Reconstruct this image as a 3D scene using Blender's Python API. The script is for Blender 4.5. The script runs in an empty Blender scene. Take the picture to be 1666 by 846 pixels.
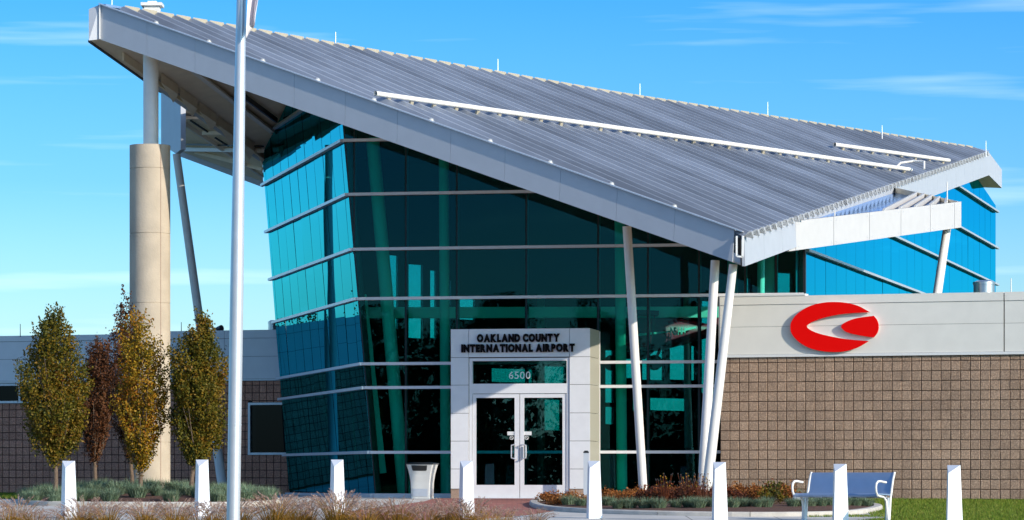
import bpy, bmesh, math, random
from math import radians as R, sin, cos, pi
from mathutils import Vector as V, Matrix

random.seed(7)
S = bpy.context.scene
COL = S.collection

# ------------------------------------------------------------------ camera
EYE = 0.56                      # metres above the floor level of the building
FPX = 5200.0
cam_d = bpy.data.cameras.new('camera')
cam = bpy.data.objects.new('camera', cam_d)
COL.objects.link(cam)
cam.location = (0, 0, EYE)
cam.rotation_euler = (R(90), 0, 0)
cam_d.sensor_width = 36
cam_d.lens = 36 * FPX / 1666
cam_d.shift_y = (768 - 423) / 1666
cam_d.clip_start = 0.5
cam_d.clip_end = 3000
S.camera = cam

# ------------------------------------------------------------------ sky and sun
SUN_AZ, SUN_EL = R(130), R(20)
w = bpy.data.worlds.new("World")
S.world = w
w.use_nodes = True
nt = w.node_tree
bg = nt.nodes['Background']
sk = nt.nodes.new('ShaderNodeTexSky')
sk.sky_type = 'NISHITA'
sk.sun_disc = False
sk.sun_elevation = SUN_EL
sk.sun_rotation = SUN_AZ
tc = nt.nodes.new('ShaderNodeTexCoord')
sep = nt.nodes.new('ShaderNodeSeparateXYZ')
nt.links.new(tc.outputs['Generated'], sep.inputs[0])
ramp = nt.nodes.new('ShaderNodeValToRGB')
el = ramp.color_ramp.elements
el[0].position = 0.0;  el[0].color = (1.02, 1.32, 1.8, 1)
el[1].position = 1.0;  el[1].color = (1.10, 1.15, 1.35, 1)
for p, c in ((0.045, (0.70, 1.13, 1.65)), (0.09, (0.35, 0.84, 1.42)), (0.15, (0.16, 0.69, 1.35)), (0.30, (0.7, 1.02, 1.45))):
    e = el.new(p); e.color = c + (1,)
nt.links.new(sep.outputs['Z'], ramp.inputs[0])
mul = nt.nodes.new('ShaderNodeMix'); mul.data_type = 'RGBA'; mul.blend_type = 'MULTIPLY'; mul.inputs[0].default_value = 1
mul.clamp_result = False
nt.links.new(sk.outputs[0], mul.inputs[6]); nt.links.new(ramp.outputs[0], mul.inputs[7])
# thin streaks of high cloud
mp = nt.nodes.new('ShaderNodeMapping'); mp.inputs['Scale'].default_value = (6, 6, 95)
mp.inputs['Rotation'].default_value = (0, R(1.0), 0)
nt.links.new(tc.outputs['Generated'], mp.inputs[0])
cn = nt.nodes.new('ShaderNodeTexNoise'); cn.inputs['Scale'].default_value = 1.3; cn.inputs['Detail'].default_value = 4; cn.inputs['Roughness'].default_value = .5
nt.links.new(mp.outputs[0], cn.inputs['Vector'])
cr = nt.nodes.new('ShaderNodeMapRange'); cr.inputs[1].default_value = .59; cr.inputs[2].default_value = .80; cr.inputs[3].default_value = 0; cr.inputs[4].default_value = .26
nt.links.new(cn.outputs[0], cr.inputs[0])
mx = nt.nodes.new('ShaderNodeMix'); mx.data_type = 'RGBA'; mx.clamp_result = False
mx.inputs[7].default_value = (8.5, 10, 11, 1)
nt.links.new(cr.outputs[0], mx.inputs[0]); nt.links.new(mul.outputs[2], mx.inputs[6])
nt.links.new(mx.outputs[2], bg.inputs[0])
bg.inputs[1].default_value = 0.15

sun_d = bpy.data.lights.new('sun', 'SUN')
sun_d.energy = 4.5
sun_d.angle = R(0.5)
sun_d.color = (1.0, 0.90, 0.76)
sun = bpy.data.objects.new('sun', sun_d)
COL.objects.link(sun)
SUNV = V((sin(SUN_AZ) * cos(SUN_EL), cos(SUN_AZ) * cos(SUN_EL), sin(SUN_EL)))
sun.rotation_euler = SUNV.to_track_quat('Z', 'Y').to_euler()
S.view_settings.view_transform = 'Standard'
S.view_settings.look = 'None'
S.view_settings.exposure = 0
S.view_settings.gamma = 1
S.cycles.max_bounces = 8
S.cycles.transparent_max_bounces = 24
S.cycles.caustics_reflective = False
S.cycles.caustics_refractive = False

# ------------------------------------------------------------------ placing helpers
def P(px, py, D):
    """world point seen at photo pixel px, py and D metres in front of the camera"""
    return V(((px - 833) * D / FPX, D, EYE + (768 - py) * D / FPX))

def hit(px, py, p0, n):
    o = V((0, 0, EYE)); d = V(((px - 833) / FPX, 1, (768 - py) / FPX))
    return o + d * ((p0 - o).dot(n) / d.dot(n))

def G(y):
    """ground height: level at the building, falling gently towards the camera"""
    return 0.0 if y >= 66 else (-.0185 * (66 - y) if y > 0 else -1.221)

def ground_hit(px, py):
    D = 1.781 / ((py - 768) / FPX + .0185)
    if D > 66: D = EYE * FPX / (py - 768)
    return V(((px - 833) * D / FPX, D, G(D)))

# ------------------------------------------------------------------ materials
MATS = {}
def mat(name, col, rough=.5, metal=0.0, noise=0.0, nscale=8.0, bump=0.0, bscale=60.0, spec=.5, stretch=None, coat=0):
    m = bpy.data.materials.new(name); m.use_nodes = True
    t = m.node_tree; b = t.nodes['Principled BSDF']
    b.inputs['Base Color'].default_value = tuple(col) + (1,)
    b.inputs['Roughness'].default_value = rough
    b.inputs['Metallic'].default_value = metal
    b.inputs['Specular IOR Level'].default_value = spec
    if coat: b.inputs['Coat Weight'].default_value = coat
    g = t.nodes.new('ShaderNodeNewGeometry')
    src = g.outputs['Position']
    if stretch:
        mp_ = t.nodes.new('ShaderNodeMapping'); mp_.inputs['Scale'].default_value = stretch
        t.links.new(src, mp_.inputs[0]); src = mp_.outputs[0]
    if noise:
        n = t.nodes.new('ShaderNodeTexNoise'); n.inputs['Scale'].default_value = nscale; n.inputs['Detail'].default_value = 5
        t.links.new(src, n.inputs['Vector'])
        r = t.nodes.new('ShaderNodeMapRange'); r.inputs[1].default_value = .3; r.inputs[2].default_value = .7
        r.inputs[3].default_value = 1 - noise; r.inputs[4].default_value = 1 + noise
        t.links.new(n.outputs[0], r.inputs[0])
        x = t.nodes.new('ShaderNodeMix'); x.data_type = 'RGBA'; x.blend_type = 'MULTIPLY'; x.inputs[0].default_value = 1; x.clamp_result = False
        x.inputs[6].default_value = tuple(col) + (1,)
        t.links.new(r.outputs[0], x.inputs[7]); t.links.new(x.outputs[2], b.inputs['Base Color'])
    if bump:
        n = t.nodes.new('ShaderNodeTexNoise'); n.inputs['Scale'].default_value = bscale; n.inputs['Detail'].default_value = 3
        t.links.new(src, n.inputs['Vector'])
        u = t.nodes.new('ShaderNodeBump'); u.inputs['Strength'].default_value = bump; u.inputs['Distance'].default_value = .02
        t.links.new(n.outputs[0], u.inputs['Height']); t.links.new(u.outputs[0], b.inputs['Normal'])
    MATS[name] = m
    return m

def island_mat(name, cols, rough=.6, trans=0.0, noise_scale=0):
    """colours drawn per leaf or blade"""
    m = bpy.data.materials.new(name); m.use_nodes = True
    t = m.node_tree; b = t.nodes['Principled BSDF']; b.inputs['Roughness'].default_value = rough
    b.inputs['Specular IOR Level'].default_value = .25
    g = t.nodes.new('ShaderNodeNewGeometry')
    r = t.nodes.new('ShaderNodeValToRGB'); e = r.color_ramp.elements
    n = len(cols)
    e[0].position = 0; e[0].color = cols[0] + (1,); e[1].position = 1; e[1].color = cols[-1] + (1,)
    for i in range(1, n - 1):
        q = e.new(i / (n - 1)); q.color = cols[i] + (1,)
    if noise_scale:
        nz = t.nodes.new('ShaderNodeTexNoise'); nz.inputs['Scale'].default_value = noise_scale; nz.inputs['Detail'].default_value = 2
        t.links.new(g.outputs['Position'], nz.inputs['Vector'])
        mr = t.nodes.new('ShaderNodeMapRange'); mr.inputs[1].default_value = .3; mr.inputs[2].default_value = .7; mr.clamp = True
        t.links.new(nz.outputs[0], mr.inputs[0])
        a = t.nodes.new('ShaderNodeMath'); a.operation = 'MULTIPLY_ADD'; a.inputs[1].default_value = .55
        t.links.new(g.outputs['Random Per Island'], a.inputs[0])
        s2 = t.nodes.new('ShaderNodeMath'); s2.operation = 'MULTIPLY'; s2.inputs[1].default_value = .45
        t.links.new(mr.outputs[0], s2.inputs[0]); t.links.new(s2.outputs[0], a.inputs[2])
        t.links.new(a.outputs[0], r.inputs[0])
    else:
        t.links.new(g.outputs['Random Per Island'], r.inputs[0])
    t.links.new(r.outputs[0], b.inputs['Base Color'])
    if trans:
        tr = t.nodes.new('ShaderNodeBsdfTranslucent'); t.links.new(r.outputs[0], tr.inputs[0])
        ms = t.nodes.new('ShaderNodeMixShader'); ms.inputs[0].default_value = trans
        t.links.new(b.outputs[0], ms.inputs[1]); t.links.new(tr.outputs[0], ms.inputs[2])
        t.links.new(ms.outputs[0], t.nodes['Material Output'].inputs[0])
    MATS[name] = m
    return m

def glass_mat(name, tint, gloss, gain, wav=.0, wscale=.6, rough=.0):
    m = bpy.data.materials.new(name); m.use_nodes = True
    t = m.node_tree; t.nodes.remove(t.nodes['Principled BSDF'])
    tr = t.nodes.new('ShaderNodeBsdfTransparent'); tr.inputs[0].default_value = tint + (1,)
    gl = t.nodes.new('ShaderNodeBsdfGlossy'); gl.inputs[0].default_value = gloss + (1,); gl.inputs['Roughness'].default_value = rough
    fr = t.nodes.new('ShaderNodeFresnel'); fr.inputs[0].default_value = 1.5
    mm = t.nodes.new('ShaderNodeMath'); mm.operation = 'MULTIPLY'; mm.use_clamp = True; mm.inputs[1].default_value = gain
    # the back face must see the same index, or it turns into a mirror
    ge = t.nodes.new('ShaderNodeNewGeometry')
    ix = t.nodes.new('ShaderNodeMapRange'); ix.inputs[3].default_value = 1.5; ix.inputs[4].default_value = 1 / 1.5
    t.links.new(ge.outputs['Backfacing'], ix.inputs[0]); 
    fr.inputs[0].default_value = 1.5
    t.links.new(fr.outputs[0], mm.inputs[0])
    if wav:
        n = t.nodes.new('ShaderNodeTexNoise'); n.inputs['Scale'].default_value = wscale; n.inputs['Detail'].default_value = 1
        t.links.new(ge.outputs['Position'], n.inputs['Vector'])
        u = t.nodes.new('ShaderNodeBump'); u.inputs['Strength'].default_value = 1; u.inputs['Distance'].default_value = wav
        t.links.new(n.outputs[0], u.inputs['Height']); t.links.new(u.outputs[0], gl.inputs['Normal'])
    ms = t.nodes.new('ShaderNodeMixShader')
    t.links.new(mm.outputs[0], ms.inputs[0]); t.links.new(tr.outputs[0], ms.inputs[1]); t.links.new(gl.outputs[0], ms.inputs[2])
    t.links.new(ms.outputs[0], t.nodes['Material Output'].inputs[0])
    MATS[name] = m
    return m

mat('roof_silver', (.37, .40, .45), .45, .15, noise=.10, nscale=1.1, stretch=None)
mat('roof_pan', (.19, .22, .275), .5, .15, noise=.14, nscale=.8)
def add_streaks(m, ang, lo_, hi_):
    t = m.node_tree; b = t.nodes['Principled BSDF']; l = b.inputs['Base Color'].links[0]; src = l.from_socket
    g = t.nodes.new('ShaderNodeNewGeometry'); mr_ = t.nodes.new('ShaderNodeMapping'); mr_.vector_type = 'POINT'; mr_.inputs['Rotation'].default_value = (0, 0, ang)
    ms_ = t.nodes.new('ShaderNodeMapping'); ms_.inputs['Scale'].default_value = (.10, .55, .1)
    t.links.new(g.outputs['Position'], mr_.inputs[0]); t.links.new(mr_.outputs[0], ms_.inputs[0])
    n = t.nodes.new('ShaderNodeTexNoise'); n.inputs['Scale'].default_value = 1; n.inputs['Detail'].default_value = 4; n.inputs['Roughness'].default_value = .6
    t.links.new(ms_.outputs[0], n.inputs['Vector'])
    r = t.nodes.new('ShaderNodeMapRange'); r.inputs[1].default_value = .38; r.inputs[2].default_value = .60; r.inputs[3].default_value = lo_; r.inputs[4].default_value = hi_
    t.links.new(n.outputs[0], r.inputs[0])
    x = t.nodes.new('ShaderNodeMix'); x.data_type = 'RGBA'; x.blend_type = 'MULTIPLY'; x.inputs[0].default_value = 1; x.clamp_result = False
    t.links.new(src, x.inputs[6]); t.links.new(r.outputs[0], x.inputs[7]); t.links.new(x.outputs[2], b.inputs['Base Color'])
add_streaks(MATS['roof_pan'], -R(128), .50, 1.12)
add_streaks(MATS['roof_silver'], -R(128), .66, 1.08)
mat('fascia_grey', (.50, .53, .58), .5, .10, noise=.03, nscale=3)
mat('fascia_white', (.58, .57, .56), .5, 0, noise=.03, nscale=4)
mat('soffit_beige', (.90, .79, .62), .7, 0, noise=.06, nscale=3)
mat('white_steel', (.84, .81, .76), .42, 0, noise=.03, nscale=6)
mat('ridge_cream', (.44, .39, .29), .5, 0)
mat('edge_blue', (.20, .34, .55), .4, .3)
mat('aluminium', (.66, .68, .72), .35, .45, noise=.04, nscale=5)
mat('black_metal', (.015, .016, .018), .4)
mat('dark_gap', (.02, .018, .016), .8)
mat('cladding_white', (.78, .78, .80), .45, .05, noise=.03, nscale=5)
mat('panel_cream', (.82, .79, .72), .5, 0, noise=.03, nscale=3)
mat('panel_left', (.84, .83, .83), .5, 0, noise=.03, nscale=3)
mat('mortar', (.13, .08, .055), .9)
mat('mortar_dark', (.035, .02, .016), .9)
mat('letter_black', (.008, .007, .008), .9, spec=.1)
mat('red_paint', (.92, .002, .001), .6, spec=.1)
mat('white_trim', (.80, .80, .78), .4)
mat('bollard_white', (.80, .82, .86), .38, .15, noise=.03, nscale=5)
mat('bench_blue', (.29, .39, .55), .42, .35, noise=.04, nscale=6)
mat('bin_grey', (.62, .62, .60), .5, 0, noise=.04, nscale=5)
mat('bark', (.16, .11, .075), .9, 0, noise=.3, nscale=25, bump=.5, bscale=60)
mat('mulch', (.12, .055, .035), .95, 0, noise=.5, nscale=20, bump=1, bscale=40)
mat('cloth_white', (.85, .78, .80), .8)
mat('biplane_red', (.85, .05, .09), .35)
mat('biplane_white', (.9, .88, .8), .5)
mat('rubber', (.02, .02, .02), .7)
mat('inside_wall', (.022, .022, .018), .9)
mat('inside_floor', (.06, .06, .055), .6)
mat('green_steel', (.85, .92, .82), .5)
mat('side_reflect_tan', (.42, .40, .33), .5)  # tan stands in for the reflection in the entrance's side glass
mat('stainless', (.62, .62, .62), .28, .9, noise=.05)
mat('brass', (.55, .42, .2), .3, .9)
mat('asphalt', (.06, .06, .062), .9, 0, noise=.2, nscale=2)
mat('tan_brick', (.36, .25, .19), .9, noise=.2, nscale=40)

# split-face concrete block: speckled aggregate, tone differs from block to block
def block_mat(name, col, dark):
    m = mat(name, col, .92)
    t = m.node_tree; b = t.nodes['Principled BSDF']
    g = t.nodes.new('ShaderNodeNewGeometry'); oi = t.nodes.new('ShaderNodeObjectInfo')
    n = t.nodes.new('ShaderNodeTexNoise'); n.inputs['Scale'].default_value = 34; n.inputs['Detail'].default_value = 6; n.inputs['Roughness'].default_value = .75
    t.links.new(g.outputs['Position'], n.inputs['Vector'])
    r = t.nodes.new('ShaderNodeValToRGB'); e = r.color_ramp.elements
    e[0].position = .30; e[0].color = dark + (1,); e[1].position = .72; e[1].color = tuple(min(1, c * 1.9) for c in col) + (1,)
    q = e.new(.5); q.color = tuple(col) + (1,)
    t.links.new(n.outputs[0], r.inputs[0])
    mr = t.nodes.new('ShaderNodeMapRange'); mr.inputs[3].default_value = .89; mr.inputs[4].default_value = 1.11
    ad = t.nodes.new('ShaderNodeMath'); ad.operation = 'ADD'; fc_ = t.nodes.new('ShaderNodeMath'); fc_.operation = 'FRACT'
    t.links.new(oi.outputs['Random'], ad.inputs[0]); t.links.new(g.outputs['Random Per Island'], ad.inputs[1]); t.links.new(ad.outputs[0], fc_.inputs[0])
    t.links.new(fc_.outputs[0], mr.inputs[0])
    n3 = t.nodes.new('ShaderNodeTexNoise'); n3.inputs['Scale'].default_value = .7; n3.inputs['Detail'].default_value = 3
    t.links.new(g.outputs['Position'], n3.inputs['Vector'])
    mr3 = t.nodes.new('ShaderNodeMapRange'); mr3.inputs[1].default_value = .3; mr3.inputs[2].default_value = .7; mr3.inputs[3].default_value = .88; mr3.inputs[4].default_value = 1.1
    t.links.new(n3.outputs[0], mr3.inputs[0])
    mm = t.nodes.new('ShaderNodeMath'); mm.operation = 'MULTIPLY'
    t.links.new(mr.outputs[0], mm.inputs[0]); t.links.new(mr3.outputs[0], mm.inputs[1])
    x = t.nodes.new('ShaderNodeMix'); x.data_type = 'RGBA'; x.blend_type = 'MULTIPLY'; x.inputs[0].default_value = 1; x.clamp_result = False
    t.links.new(r.outputs[0], x.inputs[6]); t.links.new(mm.outputs[0], x.inputs[7])
    t.links.new(x.outputs[2], b.inputs['Base Color'])
    u = t.nodes.new('ShaderNodeBump'); u.inputs['Strength'].default_value = .8; u.inputs['Distance'].default_value = .02
    t.links.new(n.outputs[0], u.inputs['Height']); t.links.new(u.outputs[0], b.inputs['Normal'])
    return m
block_mat('block_tan', (.36, .245, .17), (.20, .13, .088))
block_mat('block_brown', (.58, .26, .17), (.28, .12, .08))

# poured concrete drum: warm, pitted, rust streaks
m = mat('concrete_warm', (.52, .44, .34), .9, 0, noise=.10, nscale=2.2, bump=.25, bscale=30)
mat('kerb_concrete', (.56, .52, .46), .9, 0, noise=.12, nscale=5, bump=.3, bscale=40)

def paving_mat(name, col, joint, sx, sy, rowoff=0.0, mortar=.012, noise=.12):
    m = bpy.data.materials.new(name); m.use_nodes = True
    t = m.node_tree; b = t.nodes['Principled BSDF']; b.inputs['Roughness'].default_value = .9
    g = t.nodes.new('ShaderNodeNewGeometry')
    br = t.nodes.new('ShaderNodeTexBrick'); br.offset = rowoff
    br.inputs['Scale'].default_value = 1; br.inputs['Brick Width'].default_value = sx; br.inputs['Row Height'].default_value = sy
    br.inputs['Mortar Size'].default_value = mortar; br.inputs['Mortar'].default_value = joint + (1,)
    br.inputs['Color1'].default_value = tuple(c * .85 for c in col) + (1,); br.inputs['Color2'].default_value = tuple(c * 1.12 for c in col) + (1,)
    t.links.new(g.outputs['Position'], br.inputs['Vector'])
    n = t.nodes.new('ShaderNodeTexNoise'); n.inputs['Scale'].default_value = 1.2; n.inputs['Detail'].default_value = 6
    t.links.new(g.outputs['Position'], n.inputs['Vector'])
    r = t.nodes.new('ShaderNodeMapRange'); r.inputs[1].default_value = .3; r.inputs[2].default_value = .7; r.inputs[3].default_value = 1 - noise; r.inputs[4].default_value = 1 + noise
    t.links.new(n.outputs[0], r.inputs[0])
    x = t.nodes.new('ShaderNodeMix'); x.data_type = 'RGBA'; x.blend_type = 'MULTIPLY'; x.inputs[0].default_value = 1
    t.links.new(br.outputs[0], x.inputs[6]); t.links.new(r.outputs[0], x.inputs[7]); t.links.new(x.outputs[2], b.inputs['Base Color'])
    MATS[name] = m
paving_mat('concrete_walk', (.60, .57, .52), (.25, .23, .2), 1.5, 1.5)
paving_mat('red_pavers', (.44, .16, .12), (.26, .12, .10), .2, .1, .5, .006)
mat('lawn', (.045, .085, .012), .95, 0, noise=.35, nscale=3, bump=1, bscale=60)

island_mat('leaf_olive', [(.016, .024, .003), (.055, .062, .005), (.12, .10, .007), (.22, .13, .010), (.17, .05, .007)], trans=.12, noise_scale=1.6)
island_mat('leaf_gold', [(.035, .035, .004), (.14, .11, .008), (.38, .23, .014), (.32, .12, .010), (.17, .04, .007)], trans=.15, noise_scale=1.6)
island_mat('leaf_rust', [(.02, .010, .006), (.07, .026, .010), (.13, .045, .014), (.14, .07, .025)], trans=.1, noise_scale=2)
island_mat('shrub_orange', [(.10, .03, .010), (.30, .10, .02), (.42, .17, .04), (.22, .06, .015)], trans=.2)
island_mat('shrub_brown', [(.03, .010, .006), (.09, .022, .012), (.20, .06, .02), (.12, .03, .012)], trans=.1)
island_mat('fescue_green', [(.07, .13, .07), (.14, .21, .12), (.24, .33, .22), (.32, .36, .22)], trans=.1)
island_mat('blade_amber', [(.12, .10, .012), (.34, .16, .022), (.42, .22, .04), (.24, .17, .03)], trans=.2)
island_mat('plume_pink', [(.34, .20, .13), (.50, .33, .26), (.62, .46, .38)], trans=.3)
island_mat('grass_green', [(.06, .13, .008), (.11, .19, .012), (.19, .25, .02), (.27, .24, .05)], trans=.2)
island_mat('treeline_leaf', [(.012, .018, .005), (.03, .042, .010), (.05, .05, .014)])

glass_mat('glass_front', (.30, .86, .78), (.20, .58, .70), .80, wav=.0038, wscale=.6)
glass_mat('glass_side', (.10, .35, .30), (.04, .54, .70), 2.0, wav=.003, wscale=.5)
glass_mat('glass_blue', (.02, .20, .25), (.02, .64, .95), 2.3, wav=.001, wscale=.4)
glass_mat('glass_door', (.32, .82, .80), (.5, .8, .88), 1.6, wav=.002, wscale=.8)
glass_mat('glass_back', (.25, .85, .90), (.6, .8, .9), .6)
glass_mat('glass_dark', (.02, .03, .04), (.3, .4, .5), .8)
glass_mat('glass_skylight', (.25, .40, .75), (.5, .68, 1.0), 3.0, rough=.1)

# ------------------------------------------------------------------ mesh helpers
class MB:
    def __init__(s): s.v = []; s.f = []; s.m = []
    def poly(s, pts, mi=0):
        n = len(s.v); s.v += [tuple(p) for p in pts]; s.f.append(tuple(range(n, n + len(pts)))); s.m.append(mi); return s
    def prism(s, pts, vec, mi=0):
        n = len(s.v); k = len(pts); vec = V(vec)
        s.v += [tuple(p) for p in pts] + [tuple(V(p) + vec) for p in pts]
        s.f.append(tuple(range(n + k - 1, n - 1, -1))); s.f.append(tuple(range(n + k, n + 2 * k)))
        s.m += [mi, mi]
        for i in range(k):
            j = (i + 1) % k; s.f.append((n + i, n + j, n + k + j, n + k + i)); s.m.append(mi)
        return s
    def box(s, x0, x1, y0, y1, z0, z1, mi=0):
        return s.prism([(x0, y0, z0), (x1, y0, z0), (x1, y1, z0), (x0, y1, z0)], (0, 0, z1 - z0), mi)
    def bar(s, p, q, w_, d_, up=(0, 0, 1), mi=0):
        """box beam from p to q, w_ wide across, d_ deep along up"""
        p = V(p); q = V(q); a = (q - p).normalized(); u = V(up); u = (u - a * u.dot(a)).normalized(); r = a.cross(u)
        c = [p + r * x * w_ / 2 + u * y * d_ / 2 for x, y in ((-1, -1), (1, -1), (1, 1), (-1, 1))]
        return s.prism(c, q - p, mi)
    def tube(s, p, q, r0, r1=None, n=16, mi=0, caps=True):
        p = V(p); q = V(q); r1 = r0 if r1 is None else r1
        a = (q - p).normalized(); t = V((0, 0, 1)) if abs(a.z) < .9 else V((1, 0, 0)); u = a.cross(t).normalized(); b_ = a.cross(u)
        k = len(s.v)
        for c_, rr in ((p, r0), (q, r1)):
            for i in range(n):
                an = 2 * pi * i / n; s.v.append(tuple(c_ + (u * cos(an) + b_ * sin(an)) * rr))
        for i in range(n):
            j = (i + 1) % n; s.f.append((k + i, k + j, k + n + j, k + n + i)); s.m.append(mi)
        if caps:
            s.f.append(tuple(range(k + n - 1, k - 1, -1))); s.f.append(tuple(range(k + n, k + 2 * n))); s.m += [mi, mi]
        return s
    def path(s, pts, r, n=10, mi=0):
        pts = [V(p) for p in pts]; k = len(s.v); prev = None
        for i, p in enumerate(pts):
            a = (pts[min(i + 1, len(pts) - 1)] - pts[max(i - 1, 0)]).normalized()
            if prev is None:
                t = V((0, 0, 1)) if abs(a.z) < .9 else V((1, 0, 0)); u = a.cross(t).normalized()
            else: u = (prev - a * prev.dot(a)).normalized()
            prev = u; b_ = a.cross(u); rr = r[i] if isinstance(r, (list, tuple)) else r
            for j in range(n):
                an = 2 * pi * j / n; s.v.append(tuple(p + (u * cos(an) + b_ * sin(an)) * rr))
        for i in range(len(pts) - 1):
            for j in range(n):
                j2 = (j + 1) % n; s.f.append((k + i * n + j, k + i * n + j2, k + (i + 1) * n + j2, k + (i + 1) * n + j)); s.m.append(mi)
        s.f.append(tuple(range(k + n - 1, k - 1, -1))); e = k + (len(pts) - 1) * n; s.f.append(tuple(range(e, e + n))); s.m += [mi, mi]
        return s
    def mesh(s, name, mats, smooth=False, off=None):
        me = bpy.data.meshes.new(name)
        vs = s.v if off is None else [tuple(V(p) - off) for p in s.v]
        me.from_pydata(vs, [], s.f)
        for mm_ in (mats if isinstance(mats, (list, tuple)) else [mats]): me.materials.append(MATS[mm_] if isinstance(mm_, str) else mm_)
        if any(s.m): me.polygons.foreach_set('material_index', s.m)
        me.update()
        bm = bmesh.new(); bm.from_mesh(me)
        if len(bm.faces) < 3000: bmesh.ops.recalc_face_normals(bm, faces=bm.faces)
        bm.to_mesh(me); bm.free()
        if smooth:
            me.polygons.foreach_set('use_smooth', [True] * len(me.polygons))
            try: me.set_sharp_from_angle(angle=R(40))
            except Exception: pass
        return me

WO = {}     # world origin of unrotated objects
def thing(name, label, cat, loc=(0, 0, 0), rz=0, group=None):
    o = bpy.data.objects.new(name, None); COL.objects.link(o)
    o.empty_display_size = .3
    o.location = loc; o.rotation_euler = (0, 0, rz); o['label'] = label; o['category'] = cat
    if group: o['group'] = group
    WO[o.name] = V(loc)
    return o
def part(name, mb, mats, parent=None, world=True, smooth=False, label=None, origin=None):
    """world=True: the mesh was given in world coordinates"""
    if world:
        pts = mb.v; org = origin or V((sum(p[0] for p in pts) / len(pts), sum(p[1] for p in pts) / len(pts), sum(p[2] for p in pts) / len(pts)))
        me = mb.mesh(name, mats, smooth, org)
    else:
        org = V((0, 0, 0)); me = mb.mesh(name, mats, smooth)
    o = bpy.data.objects.new(name, me); COL.objects.link(o)
    if parent:
        o.parent = parent
        o.location = org - WO[parent.name] if world else (0, 0, 0)
    else: o.location = org
    WO[o.name] = org
    if label: o['label'] = label
    return o
def tag(o, label=None, cat=None, group=None, kind=None):
    if label: o['label'] = label
    if cat: o['category'] = cat
    if group: o['group'] = group
    if kind: o['kind'] = kind
    return o
def inst(name, me, parent, loc, rz=0):
    o = bpy.data.objects.new(name, me); COL.objects.link(o); o.parent = parent
    o.location = V(loc) - WO[parent.name]; o.rotation_euler = (0, 0, rz); return o
def copy_tree(o, parent=None):
    c = o.copy(); COL.objects.link(c)
    if parent: c.parent = parent
    for ch in list(o.children): copy_tree(ch, c)
    return c

def clip(poly, p0, n):
    """keep the side of the polygon where (p - p0).n >= 0"""
    out = []
    for i in range(len(poly)):
        a = poly[i]; b = poly[(i + 1) % len(poly)]; da = (a - p0).dot(n); db = (b - p0).dot(n)
        if da >= 0: out.append(a)
        if (da >= 0) != (db >= 0): out.append(a + (b - a) * (da / (da - db)))
    return out
def plane3(a, b, c, up=True):
    n = (b - a).cross(c - a).normalized()
    if up and n.z < 0: n = -n
    return a, n
def zon(pl, x, y):
    p0, n = pl; return p0.z - ((x - p0.x) * n.x + (y - p0.y) * n.y) / n.z

# ------------------------------------------------------------------ planes of the building
A = R(10.5)
FU = V((cos(A), -sin(A), 0)); FN = V((-sin(A), -cos(A), 0))           # along the glass front / towards the camera
F0 = P(900, 768, 69.0)
B = R(18.4)
WU = V((cos(B), -sin(B), 0)); WN = V((-sin(B), -cos(B), 0))           # the two block-work wings
R0 = P(1420, 768, 66.2)
L0 = P(225, 768, 85.2)
F = lambda px, py, off=0: hit(px, py, F0 + FN * off, FN)
RW = lambda px, py, off=0: hit(px, py, R0 + WN * off, WN)
LW = lambda px, py, off=0: hit(px, py, L0 + WN * off, WN)

# roof corners: tip, low corner, far end; top and bottom
Tt, Ct, Rt = P(163, 10, 69), P(1209, 381, 61), P(1606, 247, 99)
Tb, Cb, Rb = P(163, 64, 69), P(1211, 433, 61), P(1608, 285, 99)
ROOF = plane3(Tt, Ct, Rt)
SOFF = plane3(Tb, Cb, Rb)
BSOFF = plane3(Tb, Rb, P(425, 256, 81))
BTOP = plane3(Tt, Rt, P(425, 256, 81) + V((0, 0, .62)))
Mt = hit(1000, 155, *ROOF)
A1, A3 = hit(145, 66, *BSOFF), hit(425, 262, *BSOFF)
A1t = hit(145, 15, *BTOP)
BRb, BRt = hit(1629, 306, *BSOFF), hit(1629, 276, *BTOP)
print('A1', A1, 'A3', A3, 'BR', BRb, 'Tt', Tt, 'Rt', Rt, 'Mt', Mt)

# left glass wall (leans outward)
cb, ct = F(610, 805), F(560, 228)
lb = P(470, 803, 80.8)
LWALL = plane3(cb, ct, lb, up=False)
if LWALL[1].x > 0: LWALL = (LWALL[0], -LWALL[1])
LN = LWALL[1]
LU = V((lb.x - cb.x, lb.y - cb.y, 0)).normalized()                      # horizontally away from the front corner
# right glass wall
rb0, rb1 = P(1308, 768, 70), P(1620, 768, 103.5)
RU = V((rb1.x - rb0.x, rb1.y - rb0.y, 0)).normalized(); RNn = V((RU.y, -RU.x, 0))

bld = thing('terminal_building', 'tall glass terminal hall under a sweeping folded silver metal roof on slanted white columns', 'building', (0, 75, 0))

# ------------------------------------------------------------------ roof
def offs(poly, vec): return [p + V(vec) for p in poly]
main_poly = [Tt, Ct, Rt, Mt]
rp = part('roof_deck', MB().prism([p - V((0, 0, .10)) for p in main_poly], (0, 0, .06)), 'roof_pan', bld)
back_poly = [Tt, Rt, BRt, hit(425, 262, *BTOP), A1t]
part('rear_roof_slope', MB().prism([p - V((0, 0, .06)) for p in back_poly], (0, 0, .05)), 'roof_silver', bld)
part('soffit', MB().prism([Tb, Cb, Rb], (0, 0, .04)), 'soffit_beige', bld)
part('rear_soffit', MB().prism([Tb, Rb, BRb, A3, A1], (0, 0, .04)), 'soffit_beige', bld)

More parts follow.
